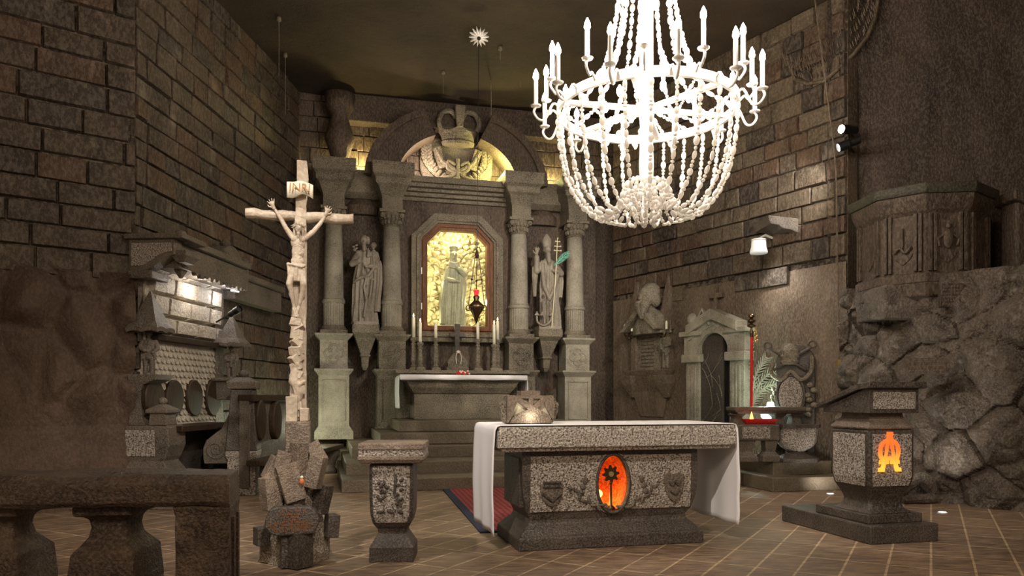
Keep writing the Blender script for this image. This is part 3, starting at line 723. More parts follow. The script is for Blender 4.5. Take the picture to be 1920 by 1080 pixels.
q = MB(); q.tube([f.p(1029.5, 620, -19), f.p(1037, 530, -19), f.p(1041, 452, -19)], .009, 8)
for yy, hw_ in ((457, 4), (466, 5.5), (474, 6.5)):
    q.tube([f.p(1041.5-hw_, yy, -19), f.p(1041.5+hw_, yy+.6, -19)], .009, 8)
    for s_ in (-1, 1): q.ell(f.p(1041.5+s_*hw_, yy, -19), .016, 8, 5)
q.ell(f.p(1041.5, 451, -19), .016, 8, 5)
tag(q.build('cross_staff', M['palegold'], cs), 'pale gilt triple cross staff')
pm = MB()
pa = f.p(1034, 503, -20); pb = f.p(1062, 476, -22); d = (pb-pa); nn = Vector((-d.z, 0, d.x)).normalized()
pm.tube([pa, pa.lerp(pb, .5), pb], [.008, .007, .003], 6)
for k in range(9):
    t = .12 + .84*k/8
    for s_ in (-1, 1):
        L_ = .13*math.sin(math.pi*min(t*.85 + .12, 1))*(.75 if s_ > 0 else 1); a = pa.lerp(pb, t); e = a + d.normalized()*L_*.95 + nn*s_*L_*.62
        pm.poly([tuple(a + Vector((0, -.004, 0))), tuple(a.lerp(e, .5) + nn*s_*.012), tuple(e), tuple(a.lerp(e, .5) - nn*s_*.010 + Vector((0, .006, 0)))], [(0, 1, 2), (0, 2, 3)])
pr = pm.build('palm_branch', M['palm'], None, solid=.004); place(pr, cf)
tag(pr, 'green palm branch held by the bishop statue', 'palm branch')
# crowned saint in the niche
kf = Fr(*ret.w(nx - .03, .62).xy, ret.a, zb - .08)
k_ = thing('queen_statue', 'greenish crowned statue of a robed woman inside the lit niche', 'statue', kf)
MB().box(-.25, .25, -.16, .16, 0, .12).build('plinth', M['kinga'], k_, bevel=.006)
f = Fig(847, 614, 14.1/F)
f.robe([(603, 846, 0, 24, 13, .07), (590, 846, 0, 23, 13, .07), (560, 847, 0, 20, 12, .06), (530, 847, 0, 17, 11, .06), (510, 848, 0, 15, 10, .05), (496, 849, 0, 14, 9, .05), (489, 849, 0, 9, 7, .03), (483, 849, 0, 5, 5, 0)], 13)
f.robe([(600, 829, -5, 8, 8, .08), (560, 829, -6, 8, 8, .08), (520, 832, -7, 7, 7, .06), (500, 837, -4, 5, 6, .04)], 8, 3, 40)
f.robe([(602, 862, -5, 9, 8, .1), (560, 860, -6, 9, 8, .1), (525, 862, -6, 10, 8, .08), (505, 862, -3, 7, 7, .05)], 7, 1, 40)
for y in (483, 486, 489, 492): f.ch([(840, y, -9), (849, y+2, -11), (858, y, -9)], [1.6, 1.6, 1.6], 8)
f.robe([(500, 849, 3, 13, 6, .06), (489, 849, 3, 8.5, 5, .05), (478, 849, 3, 6.6, 5, .03), (466, 849, 2, 6.8, 6, .02), (459, 849, 2, 6.2, 6, 0)], 9, 0, 40)
f.face((849, 468, -3), 6.2)
f.ch([(837, 496, -4), (833, 516, -9), (848, 519, -15)], [5, 5.5, 4]); f.hand((850, 519, -15), (1, .1, -.1), 11, .4)
f.ch([(862, 494, -4), (869, 508, -9), (857, 497, -15)], [5, 5.5, 4]); f.hand((856, 497, -15), (-.5, -1, 0), 11, .4)
f.m.build('body', M['kinga'], k_, vox=.008, relax=1)
q = MB(); q.rings([[tuple(f.p(849 + r*math.cos(a), y - (1.6*abs(math.sin(a*4)) if y < 456 else 0), 0 + r*math.sin(a))) for a in [2*math.pi*k/32 for k in range(32)]] for y, r in ((461, 7.2), (458, 7.4), (454, 8.2))]); q.build('crown', M['kinga'], k_)

# candlesticks, candles and crucifix on the shelf
zs = 1.72
def zy(y, D=13.15): return H + (HY-y)*D/F
stick = [(775.5, 632.6, 594, 690, .02), (788, 642, 603, 697, -.13), (817, 634, 604, 690, .02), (896, 636, 604, 690, .02), (926.5, 646, 607, 697, -.13), (933, 637, 601, 690, .06)]
nm_ = ['leftmost', 'second from the left', 'third from the left', 'first right of the small cross', 'short one, second from the right', 'rearmost on the far right']
base_cs = None
for i, (px, yb, yt, ye, ly) in enumerate(stick):
    x, _ = ret.at(px, yb, ly); D = ret.w(x, ly).y; ztop = H + (HY - yb)*D/F; zc = H + (HY - yt)*D/F
    fr_ = Fr(*ret.w(x, ly).xy, ret.a, zs)
    t = thing('candlestick', 'grey stone candlestick on the altar shelf, ' + nm_[i], 'candlestick', fr_, group='candlesticks behind the rear altar')
    h = ztop - zs
    MB().loft([(0, -.08, .08, -.08, .08), (.03, -.08, .08, -.08, .08), (.06, -.055, .055, -.055, .055)]).lathe([(.05, .05), (.06, .08), (.03, .11)], 0, 0, 8).build('foot', M['retable'], t, bevel=.004)
    MB().lathe([(.03, .1), (.05, .16), (.045, h*.45), (.034, h*.75), (.05, h*.8), (.03, h*.84)], 0, 0, 8).build('shaft', M['retable'], t)
    MB().lathe([(.03, h*.84), (.06, h*.93), (.06, h)], 0, 0, 12).build('drip_cup', M['retable'], t)
    cd = thing('candle', 'ivory altar candle standing in the candlestick ' + nm_[i], 'candle', Fr(fr_.x, fr_.y, fr_.a, ztop), group='altar candles')
    MB().lathe([(.03, 0), (.028, zc-ztop-.02), (.01, zc-ztop)], 0, 0, 12).build('wax', M['wax'], cd, smooth=True)
    if i in (0, 1, 4, 5): MB().lathe([(.004, zc-ztop), (.014, zc-ztop+.02), (.002, zc-ztop+.06)], 0, 0, 8).build('flame', M['flame'], cd)
x, _ = ret.at(857, 690, .05); fr_ = Fr(*ret.w(x, .05).xy, ret.a, zs)
t = thing('altar_cross', 'small dark standing cross on a domed stone foot behind the rear altar', 'cross', fr_)
MB().lathe([(.24, 0), (.24, .05), (.2, .08), (.22, .16), (.14, .26), (.08, .32)], 0, 0, 6, 1, .6, rot=R(30)).build('foot', M['retable'], t, bevel=.006)
MB().xz([(-.045, .3), (.045, .3), (.045, .62), (.14, .62), (.14, .70), (.05, .70), (.055, .86), (-.055, .86), (-.05, .70), (-.14, .70), (-.14, .62), (-.045, .62)], -.03, .03).build('cross', M['dark'], t, bevel=.012)
q = MB()
for s_ in (-1, 1): q.tube([(s_*.01, -.14, .33), (s_*.04, -.16, .3), (s_*.05, -.17, .22), (s_*.035, -.18, .12)], .007, 6)
q.ell((0, -.14, .34), (.04, .03, .03), 8, 5); q.build('rosary_ribbon', M['ribbon'], t)
fl = thing('flower_sprig', 'tiny red and white flowers lying on the rear altar cloth', 'flowers', Fr(*ret.w(ret.lx(868, -.7), -.7).xy, ret.a, zt2+.015))
q = MB(); rnd = random.Random(3)
for k in range(8): q.ell((rnd.uniform(-.1, .1), rnd.uniform(-.03, .03), .03 + rnd.random()*.03), .022, 7, 5)
q.build('red_petals', M['red'], fl)
q = MB()
for k in range(9): q.ell((rnd.uniform(-.14, .14), rnd.uniform(-.03, .03), .02 + rnd.random()*.06), .016, 7, 5)
q.build('white_petals', M['ribbon'], fl)
# hanging sanctuary lamp and the star it hangs from
SD = 11.2; sx = (898-960)/F*SD; 
sl = thing('sanctuary_lamp', 'dark bronze sanctuary lamp with a red glass, hanging before the niche', 'hanging lamp', loc=(sx, SD, 0), yaw=YAW)
zl = H + (HY-575)*SD/F; k1 = SD/F
q = MB(); q.lathe([(.005, zl-32*k1), (.03, zl-24*k1), (.06, zl-14*k1), (.115, zl-4*k1), (.12, zl+2*k1), (.07, zl+7*k1), (.035, zl+12*k1), (.05, zl+18*k1), (.03, zl+21*k1)], -.04, 0, 16)
for k in range(3):
    a = R(200 + 120*k); q.tube([(-.04 + .14*math.cos(a) + .035*math.cos(t), .14*math.sin(a), zl - 4*k1 + .04*math.sin(t)) for t in [j*math.pi/5 for j in range(10)]], .008, 6, True)
q.build('bowl', M['bronze'], sl, smooth=True)
MB().lathe([(.03, zl+21*k1), (.045, zl+30*k1), (.045, zl+31*k1)], -.04, 0, 14).build('red_glass', M['redglass'], sl)
for k in range(3):
    a = R(200 + 120*k); MB().tube([(-.04 + .14*math.cos(a), .14*math.sin(a), zl), (-.03 + .03*math.cos(a), .03*math.sin(a), zl+95*k1)], .007, 5).ell((-.035 + .085*math.cos(a), .085*math.sin(a), zl+50*k1), .018, 7, 5).build('chain', M['bronze'], sl)
MB().lathe([(.02, zl+90*k1), (.035, zl+96*k1), (.015, zl+104*k1), (.008, zl+108*k1)], -.03, 0, 12).build('chain_cap', M['bronze'], sl)
MB().tube([(-.03, 0, zl+104*k1), (0, 0, CZ)], .005, 5).build('suspension_cable', M['iron'], sl)
q = MB()
n = 14; rings = [];pts = []
for k in range(2*n): r = .15 if k % 2 == 0 else .075; a = math.pi*k/n; pts.append((r*math.cos(a), r*math.sin(a)))
hub = [(.03*math.cos(math.pi*k/n), .03*math.sin(math.pi*k/n)) for k in range(2*n)]
vs = [(x, y, -.02) for x, y in pts] + [(x, y, -.045) for x, y in hub] + [(x, y, .03) for x, y in pts]
q.poly(vs, [(k, (k+1) % (2*n), 2*n+(k+1) % (2*n), 2*n+k) for k in range(2*n)] + [(k, (k+1) % (2*n), 4*n+(k+1) % (2*n), 4*n+k) for k in range(2*n)])
so = q.build('star_rosette', M['white']); so.location = (sx, SD, CZ - .16); so.rotation_euler = (R(-40), 0, 0); tag(so, 'white many-pointed star rosette on the ceiling above the lamp cable', 'ceiling rosette')
for i, (px, y0_, y1_, lb) in enumerate(((523, 35, 138, 'leftmost, with the longest thread'), (535, 103, 211, 'second from the left, near the brick wall'), (831, 135, 172, 'left of the lamp cable, above the crown'), (921, 147, 212, 'right of the lamp cable'), (938, 90, 108, 'smallest, right of the star rosette'), (976, 145, 160, 'beside the chandelier, rightmost'))):
    D = (CZ-H)*F/(HY-y0_); t = thing('ceiling_hook', 'metal rose with a thread on the ceiling, ' + lb, 'ceiling hook', loc=((px-960)/F*D, D, CZ-.03))
    MB().lathe([(.03, .08), (.035, 0), (.02, -.01), (.008, -.02)], 0, 0, 10).build('rose', M['retable'], t)
    MB().tube([(0, 0, 0), (.0, 0, -(y1_-y0_)*D/F)], .0045 if i != 3 else .008, 5).build('thread', M['retable'], t)

# ================================================================ CHANDELIER
CD = 7.6; ck = CD/F; ccx = (1212-960)/F*CD
zr = H + 540*ck
chn = thing('chandelier', 'huge lit chandelier of white salt crystal strands with candle bulbs', 'chandelier', loc=(ccx, CD, zr))
RR = 165*ck
def band(r, z0, z1, th=.03, n=64):
    rings = [[((r+a)*math.cos(2*math.pi*k/n), (r+a)*math.sin(2*math.pi*k/n), z) for a, z in ((-th/2, z0), (th/2, z0), (th/2, z1), (-th/2, z1))] for k in range(n)]
    mb = MB(); vs = [p for r_ in rings for p in r_]
    return mb.poly(vs, [(4*k+j, 4*k+(j+1) % 4, 4*((k+1) % n)+(j+1) % 4, 4*((k+1) % n)+j) for k in range(n) for j in range(4)])
band(RR, -.045, .045, .035).build('main_ring', M['white'], chn)
for k in range(6):
    a = R(12 + 60*k); c_, s_ = math.cos(a), math.sin(a)
    mb = MB(); p0, p1 = .06, RR-.02; hwid = .03
    mb.poly([(p0*c_-hwid*s_, p0*s_+hwid*c_, -.02), (p1*c_-hwid*s_, p1*s_+hwid*c_, -.02), (p1*c_+hwid*s_, p1*s_-hwid*c_, -.02), (p0*c_+hwid*s_, p0*s_-hwid*c_, -.02),
             (p0*c_-hwid*s_, p0*s_+hwid*c_, .02), (p1*c_-hwid*s_, p1*s_+hwid*c_, .02), (p1*c_+hwid*s_, p1*s_-hwid*c_, .02), (p0*c_+hwid*s_, p0*s_-hwid*c_, .02)],
            [(0, 1, 2, 3), (7, 6, 5, 4), (0, 4, 5, 1), (1, 5, 6, 2), (2, 6, 7, 3), (3, 7, 4, 0)]).build('spoke', M['white'], chn)
zi = -(345-205)*ck
MB().lathe([(.05, zi), (.07, zi+.05), (.075, zi+.2), (.06, -.2), (.07, -.1), (.09, 0), (.07, .1), (.07, 1.0), (.085, 1.02), (.085, 1.1), (.065, 1.14), (.06, 1.5)], 0, 0, 24).build('centre_column', M['white'], chn, smooth=True)
band(37*ck, zi-.015, zi+.015, .02, 32).build('lower_ring', M['white'], chn)
band(40*ck, 1.5, 1.54, .03, 32).build('top_crown', M['white'], chn)
MB().tube([(0, 0, 1.5), (0, 0, CZ - zr)], .015, 8).build('suspension_rod', M['iron'], chn)
def bead_strand(pts, name, seed, size=1.0):
    rnd = random.Random(seed); mb = MB(); P = [Vector(p) for p in pts]; seg = [0]
    for i in range(1, len(P)): seg.append(seg[-1] + (P[i]-P[i-1]).length)
    T = seg[-1]; s_ = .01; big = True
    def at_(t):
        for i in range(1, len(P)):
            if seg[i] >= t: return P[i-1].lerp(P[i], (t-seg[i-1])/max(seg[i]-seg[i-1], 1e-6)), (P[i]-P[i-1]).normalized()
        return P[-1], (P[-1]-P[-2]).normalized()
    while s_ < T:
        L_, r_ = (rnd.uniform(.034, .05)*size, rnd.uniform(.023, .032)*size) if big else (rnd.uniform(.013, .02)*size, rnd.uniform(.018, .027)*size)
        c, d = at_(min(s_ + L_, T)); rot = Vector((0, 0, 1)).rotation_difference(d).to_matrix() @ Matrix.Rotation(rnd.random()*3, 3, 'Z')
        mb.ell(tuple(c), (r_, r_*.8, L_), 6, 5, rot)
        s_ += 2*L_ + .002; 
        big = not big if rnd.random() < .8 else big
    mb.tube([tuple(p) for p in P], .002, 3)
    return mb.build(name, M['bead'], chn, smooth=True)
NS = 24
for k in range(NS):
    a = 2*math.pi*(k+.5)/NS; c_, s_ = math.cos(a), math.sin(a)
    ri = 37*ck; zb_ = -(418-205)*ck
    prof = [(RR+.01, -.04), (RR-.005, -.25), (RR-.03, -.45), (RR-.08, -.68), (RR-.19, -.90), (RR-.33, -1.05), (RR-.50, -1.10), (ri+.10, -1.00), (ri, zi)]
    bead_strand([(r*c_, r*s_, z) for r, z in prof], 'bead_strand', k)
for k in range(13):
    a = 2*math.pi*k/13; c_, s_ = math.cos(a), math.sin(a)
    prof = [(RR-.02, .04), (RR*.72, .16), (RR*.50, .40), (RR*.40, .70), (RR*.33, 1.05), (RR*.27, 1.5)]
    bead_strand([(r*c_, r*s_, z) for r, z in prof], 'upper_strand', 100+k, 1.05)
for k in range(14):
    a = 2*math.pi*k/14; c_, s_ = math.cos(a), math.sin(a); r0 = 37*ck
    bead_strand([(r0*c_, r0*s_, zi), (r0*.9*c_, r0*.9*s_, zi-.2), (r0*.5*c_, r0*.5*s_, zi-.38)], 'fringe_strand', 200+k, .9)
for k in range(9):
    a = 2*math.pi*(k+.3)/9; c_, s_ = math.cos(a), math.sin(a)
    bead_strand([(RR*.98*c_, RR*.98*s_, .02), (RR*.6*c_, RR*.6*s_, -.22), (.1*c_, .1*s_, -.02)], 'inner_swag', 300+k, .8)
NA = 24
for k in range(NA):
    a = 2*math.pi*(k+.25)/NA; up = k % 2 == 0; ro = (1.13 if up else 1.03); zp = (.0 if up else .16)
    c_, s_ = math.cos(a), math.sin(a)
    pr = [(RR, .0), (RR+.06, .03 if up else .06), ((RR+ro)/2+.02, zp-.12), (ro-.03, zp-.13), (ro+.02, zp-.06), (ro, zp)]
    arm = MB().tube([(r*c_, r*s_, z) for r, z in pr], .013, 8).build('candle_arm', M['white'], chn, smooth=True)
    MB().lathe([(.01, zp-.01), (.05, zp+.0), (.055, zp+.012), (.02, zp+.02)], ro*c_, ro*s_, 14).build('drip_pan', M['white'], arm)
    MB().lathe([(.022, zp+.015), (.022, zp+.26)], ro*c_, ro*s_, 12).build('candle_sleeve', M['white'], arm)
    MB().lathe([(.014, zp+.26), (.030, zp+.29), (.026, zp+.33), (.004, zp+.38)], ro*c_, ro*s_, 10).build('candle_bulb', M['bulb'], arm, smooth=True)
    if k % 2 == 0: lamp('chandelier_bulb_light', 'POINT', (ccx + (ro+.0)*c_, CD + (ro+.0)*s_, zr+zp+.42), 13, (1, .87, .70), .03)
for k in range(6):
    a = R(42 + 60*k); r = .42
    b = MB().lathe([(.015, .02), (.03, .05), (.03, .09), (.008, .13)], r*math.cos(a), r*math.sin(a), 10).build('inner_bulb', M['bulb'], chn, smooth=True)
    lamp('chandelier_inner_light', 'POINT', (ccx + r*math.cos(a), CD + r*math.sin(a), zr + .2), 7, (1, .89, .75), .03)
lamp('chandelier_inner_light', 'POINT', (ccx, CD - .14, zr - .35), 9, (1, .90, .78), .05)
# ================================================================ LARGE CRUCIFIX
cf_ = Fr((565-960)/F*5.72, 5.72, YAW, 0)
S5 = 5.72/F
cx_ = thing('crucifix', 'tall pale crucifix with a carved figure on a rough rock base bearing a plaque', 'crucifix', cf_)
def q5(px, py, ly=0): return cf_.at(px, py, ly)
# upright, stacked carving, foot blocks
secs = []
rnd = random.Random(8)
ys = [300, 330, 380, 440, 520, 600, 660, 720, 790]; hwp = [10, 11, 10.5, 12, 13, 14, 15, 16, 17]; cxp = [566, 567, 564, 563, 562, 560, 559, 559, 559]
m = MB(); S_ = []
for y, h_, c_ in list(zip(ys, hwp, cxp))[::-1]:
    x, z = q5(c_, y); S_.append((z, x-h_*S5*.92, x+h_*S5*.92, .0, .10))
m.loft(S_).rough(.006, 9, 3, 1).build('upright', M['cross'], cx_, bevel=.006)
x0, z0 = q5(459, 397); x1, z1 = q5(663, 411); zc = (z0+z1)/2
m = MB(); rings = []
for k in range(13):
    t = k/12; x = x0 + (x1-x0)*t; r = .04 + .004*math.sin(k*2.1); rings.append([(x, .04 + r*1.1*math.cos(a) , zc + .006*math.sin(k*1.7) + r*math.sin(a)) for a in [2*math.pi*j/10 for j in range(10)]])
m.rings(rings).rough(.006, 11, 2, 3).build('crossbeam', M['cross'], cx_, smooth=True)
# figure
f = Fig(0, 0, S5); ox, oz = q5(560, 480); 
class CFig(Fig):
    def p(s, x, y, d=0): return Vector((ox + (x-560)*S5*1.0, -.0 + d*S5, oz + (480-y)*S5))
f = CFig(0, 0, S5)
f.ch([(559, 462, -4), (558, 482, -4.5), (558, 500, -5)], [10.5, 10, 11]); f.ell((559, 456, -6), (13.5, 14, 8.5)); f.ell((553, 450, -11), (7, 6.5, 4)); f.ell((566, 450, -11), (7, 6.5, 4))
f.ell((559, 474, -7), (11.5, 14, 7)); f.ell((558, 491, -7), (12, 9, 7.5)); f.ell((557, 503, -7), (14.5, 12, 9))
for r_ in range(3):
    for s_ in (-1, 1): f.ell((559 + s_*3, 472 + r_*6.5, -13), (2.7, 2.8, 1.4))
for s_ in (-1, 1):
    for r_ in range(3): f.cap((559 + s_*10, 463+r_*4, -9), (559 + s_*4, 460+r_*4.2, -13.5), 1, .9)
f.ch([(549, 446, -6), (538, 431, -5), (528, 412, -3), (518, 396, -2)], [6, 4.6, 4, 2.6]); f.ell((540, 433, -5.5), (4, 5, 4)); f.hand((516, 394, -3), (-.4, -1, -.15), 19, .08, 1, .34)
f.ch([(571, 447, -6), (585, 436, -5), (599, 418, -3), (608, 403, -2)], [6, 4.6, 4, 2.6]); f.ell((583, 436, -5.5), (4, 4.6, 4)); f.hand((609, 401, -3), (.35, -1, -.15), 19, .08, -1, .34)
f.ch([(550, 508, -8), (544, 535, -15), (547, 546, -13), (552, 575, -6), (553, 580, -6)], [7.5, 6.2, 5, 3.4, 3.2]); f.ell((547, 552, -9), (4.8, 9, 5))
f.ch([(565, 508, -8), (569, 533, -16), (568, 546, -13), (561, 574, -7), (560, 578, -7)], [7.5, 6.2, 5, 3.4, 3.2]); f.ell((568, 551, -9), (4.8, 9, 5))
f.ch([(552, 580, -6), (554, 592, -12)], [3.5, 2.8]); f.ch([(560, 578, -8), (556, 592, -14)], [3.5, 2.8])
for k in range(5):
    f.cap((551.5+k*1.5, 591, -12), (551.5+k*1.6, 595, -14.5), 1.0, .8, 7); f.cap((554+k*1.5, 591, -15), (554+k*1.6, 595.5, -17), 1.0, .8, 7)
f.cap((560, 449, -7), (560, 440, -11), 4.6, 4.4)
f.face((560, 432, -15), 7.0)
f.m.build('body', M['cross'], cx_, vox=.0032, relax=1)
h = CFig(0, 0, S5); h.ell((560, 428, -12), (8.6, 9, 8.6)); h.ch([(554, 428, -12), (553, 438, -12), (553, 449, -12)], [4, 2.8, 1.6]); h.ch([(567, 428, -12), (568, 438, -12), (567, 449, -11)], [4, 2.8, 1.6])
h.ell((560, 441, -19), (3.6, 4.6, 3)); h.ell((560, 446, -18.5), (2, 3.6, 2)); h.m.build('hair_and_beard', M['cross'], cx_, vox=.005, relax=1)
h = CFig(0, 0, S5); rnd = random.Random(5)
for k in range(3): h.m.tube([h.p(560 + (10+k*.8)*math.cos(a), 429 - k*1.7 + 2.2*math.sin(a*3+k*2), -13 + 9.5*math.sin(a)) for a in [2*math.pi*j/18 for j in range(18)]], .0032, 5, True)
for k in range(26):
    a = rnd.random()*6.28; p0 = Vector((560 + 10.5*math.cos(a), 428 + rnd.uniform(-3, 3), -13 + 9.5*math.sin(a))); d = Vector((math.cos(a)*rnd.uniform(2, 6), rnd.uniform(-6, 4), math.sin(a)*4))
    h.m.tube([h.p(*p0), h.p(*(p0+d))], [.0028, .0006], 4)
h.m.build('crown_of_thorns', M['cross'], cx_)
h = CFig(0, 0, S5)
h.robe([(530, 557, -9, 13.5, 8, .05), (520, 557, -9, 13.5, 8.5, .05), (508, 557, -8, 14, 9, .05), (500, 557, -8, 13.5, 9, .04), (496, 557, -8, 12.5, 8.5, .03)], 9, 1, 60)
h.ch([(543, 498, -13), (553, 500, -17), (566, 503, -17), (572, 499, -12)], [2.4, 2.6, 2.6, 2.4]); h.ell((542, 498, -10), (4, 4, 4)); h.ch([(542, 500, -10), (543, 515, -12), (545, 529, -13)], [3.2, 3, 2])
h.m.build('loincloth', M['cross'], cx_, vox=.0048, relax=1)
# scroll with its letters
m = MB(); vs = []; n = 20
xl, zt_ = q5(538, 340, -.06); xr, zb2 = q5(587, 372, -.06)
for i in range(n+1):
    t = i/n; x = xl + (xr-xl)*t
    for z in (zt_ - .018*math.sin(t*math.pi)*-1*.3 - .01*(t > .85)*(t-.85)*8, zb2 + .02*math.sin(t*math.pi) - .012*math.sin(t*6.28)): vs.append((x, -.03 - .03*math.sin(t*math.pi) - .012*math.cos(t*12), z))
sc_ = m.poly(vs, [(2*i, 2*i+1, 2*i+3, 2*i+2) for i in range(n)]).build('name_scroll', M['ivory'], cx_, smooth=True, solid=.014)
t_ = text('letters', 'INRI', .085, M['ochre'], sc_, ((xl+xr)/2, -.078, (zt_+zb2)/2 + .012), (R(90), 0, 0), .004)
# carved stack on the shaft
m = MB(); rnd = random.Random(12)
for y in range(612, 790, 15):
    x, z = q5(558 + rnd.uniform(-3, 3), y)
    m.rotbox((x, -.035, z), (rnd.uniform(.03, .05), .035, rnd.uniform(.025, .045)), Matrix.Rotation(rnd.uniform(-.7, .7), 3, 'Y') @ Matrix.Rotation(rnd.uniform(-.4, .4), 3, 'X') @ Matrix.Rotation(rnd.uniform(-.5, .5), 3, 'Z'))
x, z = q5(555, 605); m.rotbox((x, -.05, z), (.04, .03, .028), Matrix.Rotation(.2, 3, 'Y')); m.rotbox((x, -.045, z-.07), (.03, .025, .035), Matrix.Rotation(-.1, 3, 'Y'))
m.rough(.005, 14, 2, 4).build('carved_blocks', M['cross'], cx_, bevel=.004)
f2 = CFig(0, 0, S5); f2.ch([(556, 690, -8), (552, 715, -12), (562, 735, -12), (556, 760, -8), (566, 785, -8)], [9, 10, 8, 7, 9]); f2.ch([(548, 705, -12), (560, 722, -18), (570, 715, -12)], [5, 4, 4])
f2.m.build('carved_kneeler', M['cross'], cx_, vox=.006, relax=1)
xa, za = q5(537, 790); xb, zb3 = q5(582, 840)
MB().box(xa, xb, -.12, .14, zb3-.02, za+.0).rough(.006, 8, 3, 2).build('foot_block', M['block'], cx_, bevel=.006)
MB().box(xa, xa+.085, -.11, .08, za, za+.19).box(xa+.10, xb-.01, -.10, .08, za, za+.10).rough(.007, 8, 3, 5).build('upper_foot_block', M['cross'], cx_, bevel=.006)
# rock base
def rq(px, py, ly): return q5(px, py, ly)
m = MB(); rings = []
for (py, pl, pr_, dep) in ((1058, 481, 618, .28), (1010, 480, 617, .28), (985, 495, 605, .27), (950, 505, 596, .26), (900, 522, 600, .23), (872, 530, 592, .2), (845, 535, 585, .15)):
    a, z = rq(pl, py, -.1); b, _ = rq(pr_, py, -.1); c = (a+b)/2; r_ = (b-a)/2
    if py == 1058: z = 0
    rings.append([(c + r_*math.cos(t)*(.92 + .08*math.cos(4*t)), dep*1.1*math.sin(t)*(.9+.1*math.cos(4*t)), z) for t in [2*math.pi*k/24 + .1 for k in range(24)]])
m.rings(rings); m.rough(.022, 5, 2, 6).build('rock_base', M['rockbase'], cx_)
blocks = [(528, 872, -.20, .055, .05, .10, .28, .1), (545, 905, -.26, .075, .05, .14, -.28, .2), (560, 865, -.22, .05, .05, .14, .05, .7), (592, 885, -.22, .055, .05, .12, .22, -.4), (588, 850, -.08, .06, .06, .08, -.5, .5),
          (515, 880, -.12, .06, .06, .09, .45, .3), (507, 925, -.2, .06, .07, .12, -.08, .5), (603, 935, -.14, .045, .06, .11, .2, .8), (622, 985, -.12, .045, .06, .085, .08, .3), (490, 1005, -.15, .045, .06, .065, 0, .4), (562, 1030, -.33, .075, .06, .13, 0, .75), (538, 1032, -.30, .045, .05, .13, 0, .1)]
for (px, py, ly, hx, hy, hz, ry, rz) in blocks:
    x, z = rq(px, py, ly); z = max(z, hz + .005 if abs(ry) < .1 else z)
    MB().rotbox((x, ly, z), (hx, hy, hz), Matrix.Rotation(ry, 3, 'Y') @ Matrix.Rotation(rz, 3, 'Z')).rough(.004, 12, 2, px).build('salt_crystal_block', M['dark'] if px in (603, 622, 490, 562, 538) else M['block'], cx_, bevel=.006)
m = MB(); pts = []
ly = -.40
for px, py in ((497, 975), (506, 955), (518, 951), (582, 950), (592, 958), (599, 972), (597, 985), (588, 1001), (520, 1006), (508, 1003), (495, 990)): pts.append(rq(px, py, ly))
pl_ = MB().xz(pts, ly, ly+.09).build('plaque', M['dark'], cx_, bevel=.012)
m = MB(); rnd = random.Random(6)
for i, (y, a, b) in enumerate(((959, 522, 570), (965, 518, 576), (970, 532, 562), (976, 530, 562), (981, 506, 580), (986, 502, 586), (991, 508, 582), (996, 514, 572))):
    x, z = rq(a, y, ly-.004); xe, _ = rq(b, y, ly-.004)
    while x < xe:
        w_ = rnd.uniform(.006, .011); k = rnd.choice('IHOTL'); hh = .0075
        if k in 'IT': m.box(x+w_*.4, x+w_*.6, ly-.004, ly+.002, z-hh, z+hh)
        if k in 'HLO': m.box(x, x+.0025, ly-.004, ly+.002, z-hh, z+hh)
        if k in 'HO': m.box(x+w_-.0025, x+w_, ly-.004, ly+.002, z-hh, z+hh)
        if k == 'H': m.box(x, x+w_, ly-.004, ly+.002, z-.0012, z+.0012)
        if k in 'TO': m.box(x, x+w_, ly-.004, ly+.002, z+hh-.0025, z+hh)
        if k in 'LO': m.box(x, x+w_, ly-.004, ly+.002, z-hh, z-hh+.0025)
        x += w_ + (.004 if rnd.random() < .85 else .013)
m.build('engraved_lines', M['rustletter'], pl_)
ic = thing('votive_trinket', 'tiny orange and white votive trinket wedged in the crucifix rock base', 'trinket', Fr(*cf_.w(*(rq(566, 905, -.335)[0], -.335)).xy, YAW, rq(566, 908, -.335)[1]))
MB().ell((0, 0, .02), (.018, .012, .022), 10, 6).build('figurine_body', flat('orange_paint', (.6, .16, .04), .5), ic); MB().ell((0, 0, .05), (.012, .012, .013), 10, 6).build('figurine_head', M['ivory'], ic)

# ================================================================ MAIN ALTAR
al = Fr(-.109, 5.85, YAW)
L_ = 2.07; W_ = .90; ZT = 1.0
A = thing('main_altar', 'large speckled salt altar with an orange lit oval niche in its front', 'altar', al)
zb_ = .80
MB().loft([(zb_, .04, L_-.04, .04, W_-.04), (zb_+.03, .03, L_-.03, .03, W_-.03), (zb_+.035, 0, L_, 0, W_), (ZT-.035, 0, L_, 0, W_), (ZT-.03, .012, L_-.012, .012, W_-.012), (ZT, .012, L_-.012, .012, W_-.012)]).build('slab', M['slab'], A, bevel=.008)
bl, bz = al.at(982, 900, .14); br_, _ = al.at(1306, 900, .14)
by0, by1 = .14, W_-.10
nxA, nzA = al.at(1149, 906, by0); na, nb = .135, .235
Zp = [(.235, bl+.06, br_-.10, by0+.03), (.30, bl+.03, br_-.045, by0+.015), (.40, bl+.0, br_-.01, by0), (.52, bl-.01, br_+.005, by0-.005), (.79, bl-.015, br_+.005, by0-.005)]
m = MB().loft([(z, a, b, y, W_-y) for z, a, b, y in Zp])
body = m.build('body', M['dark'], A)
cut = MB(); rr = []
for k2, (y, s_) in enumerate(((by0-.1, 1.0), (by0+.12, .97), (by0+.26, .8), (by0+.32, .5))): rr.append([(nxA + na*s_*math.cos(a), y, nzA + nb*s_*math.sin(a)) for a in [2*math.pi*k/48 for k in range(48)]])
cut.rings(rr); carve(body, cut)
body.data.materials.clear(); body.data.materials.append(M['dark'])
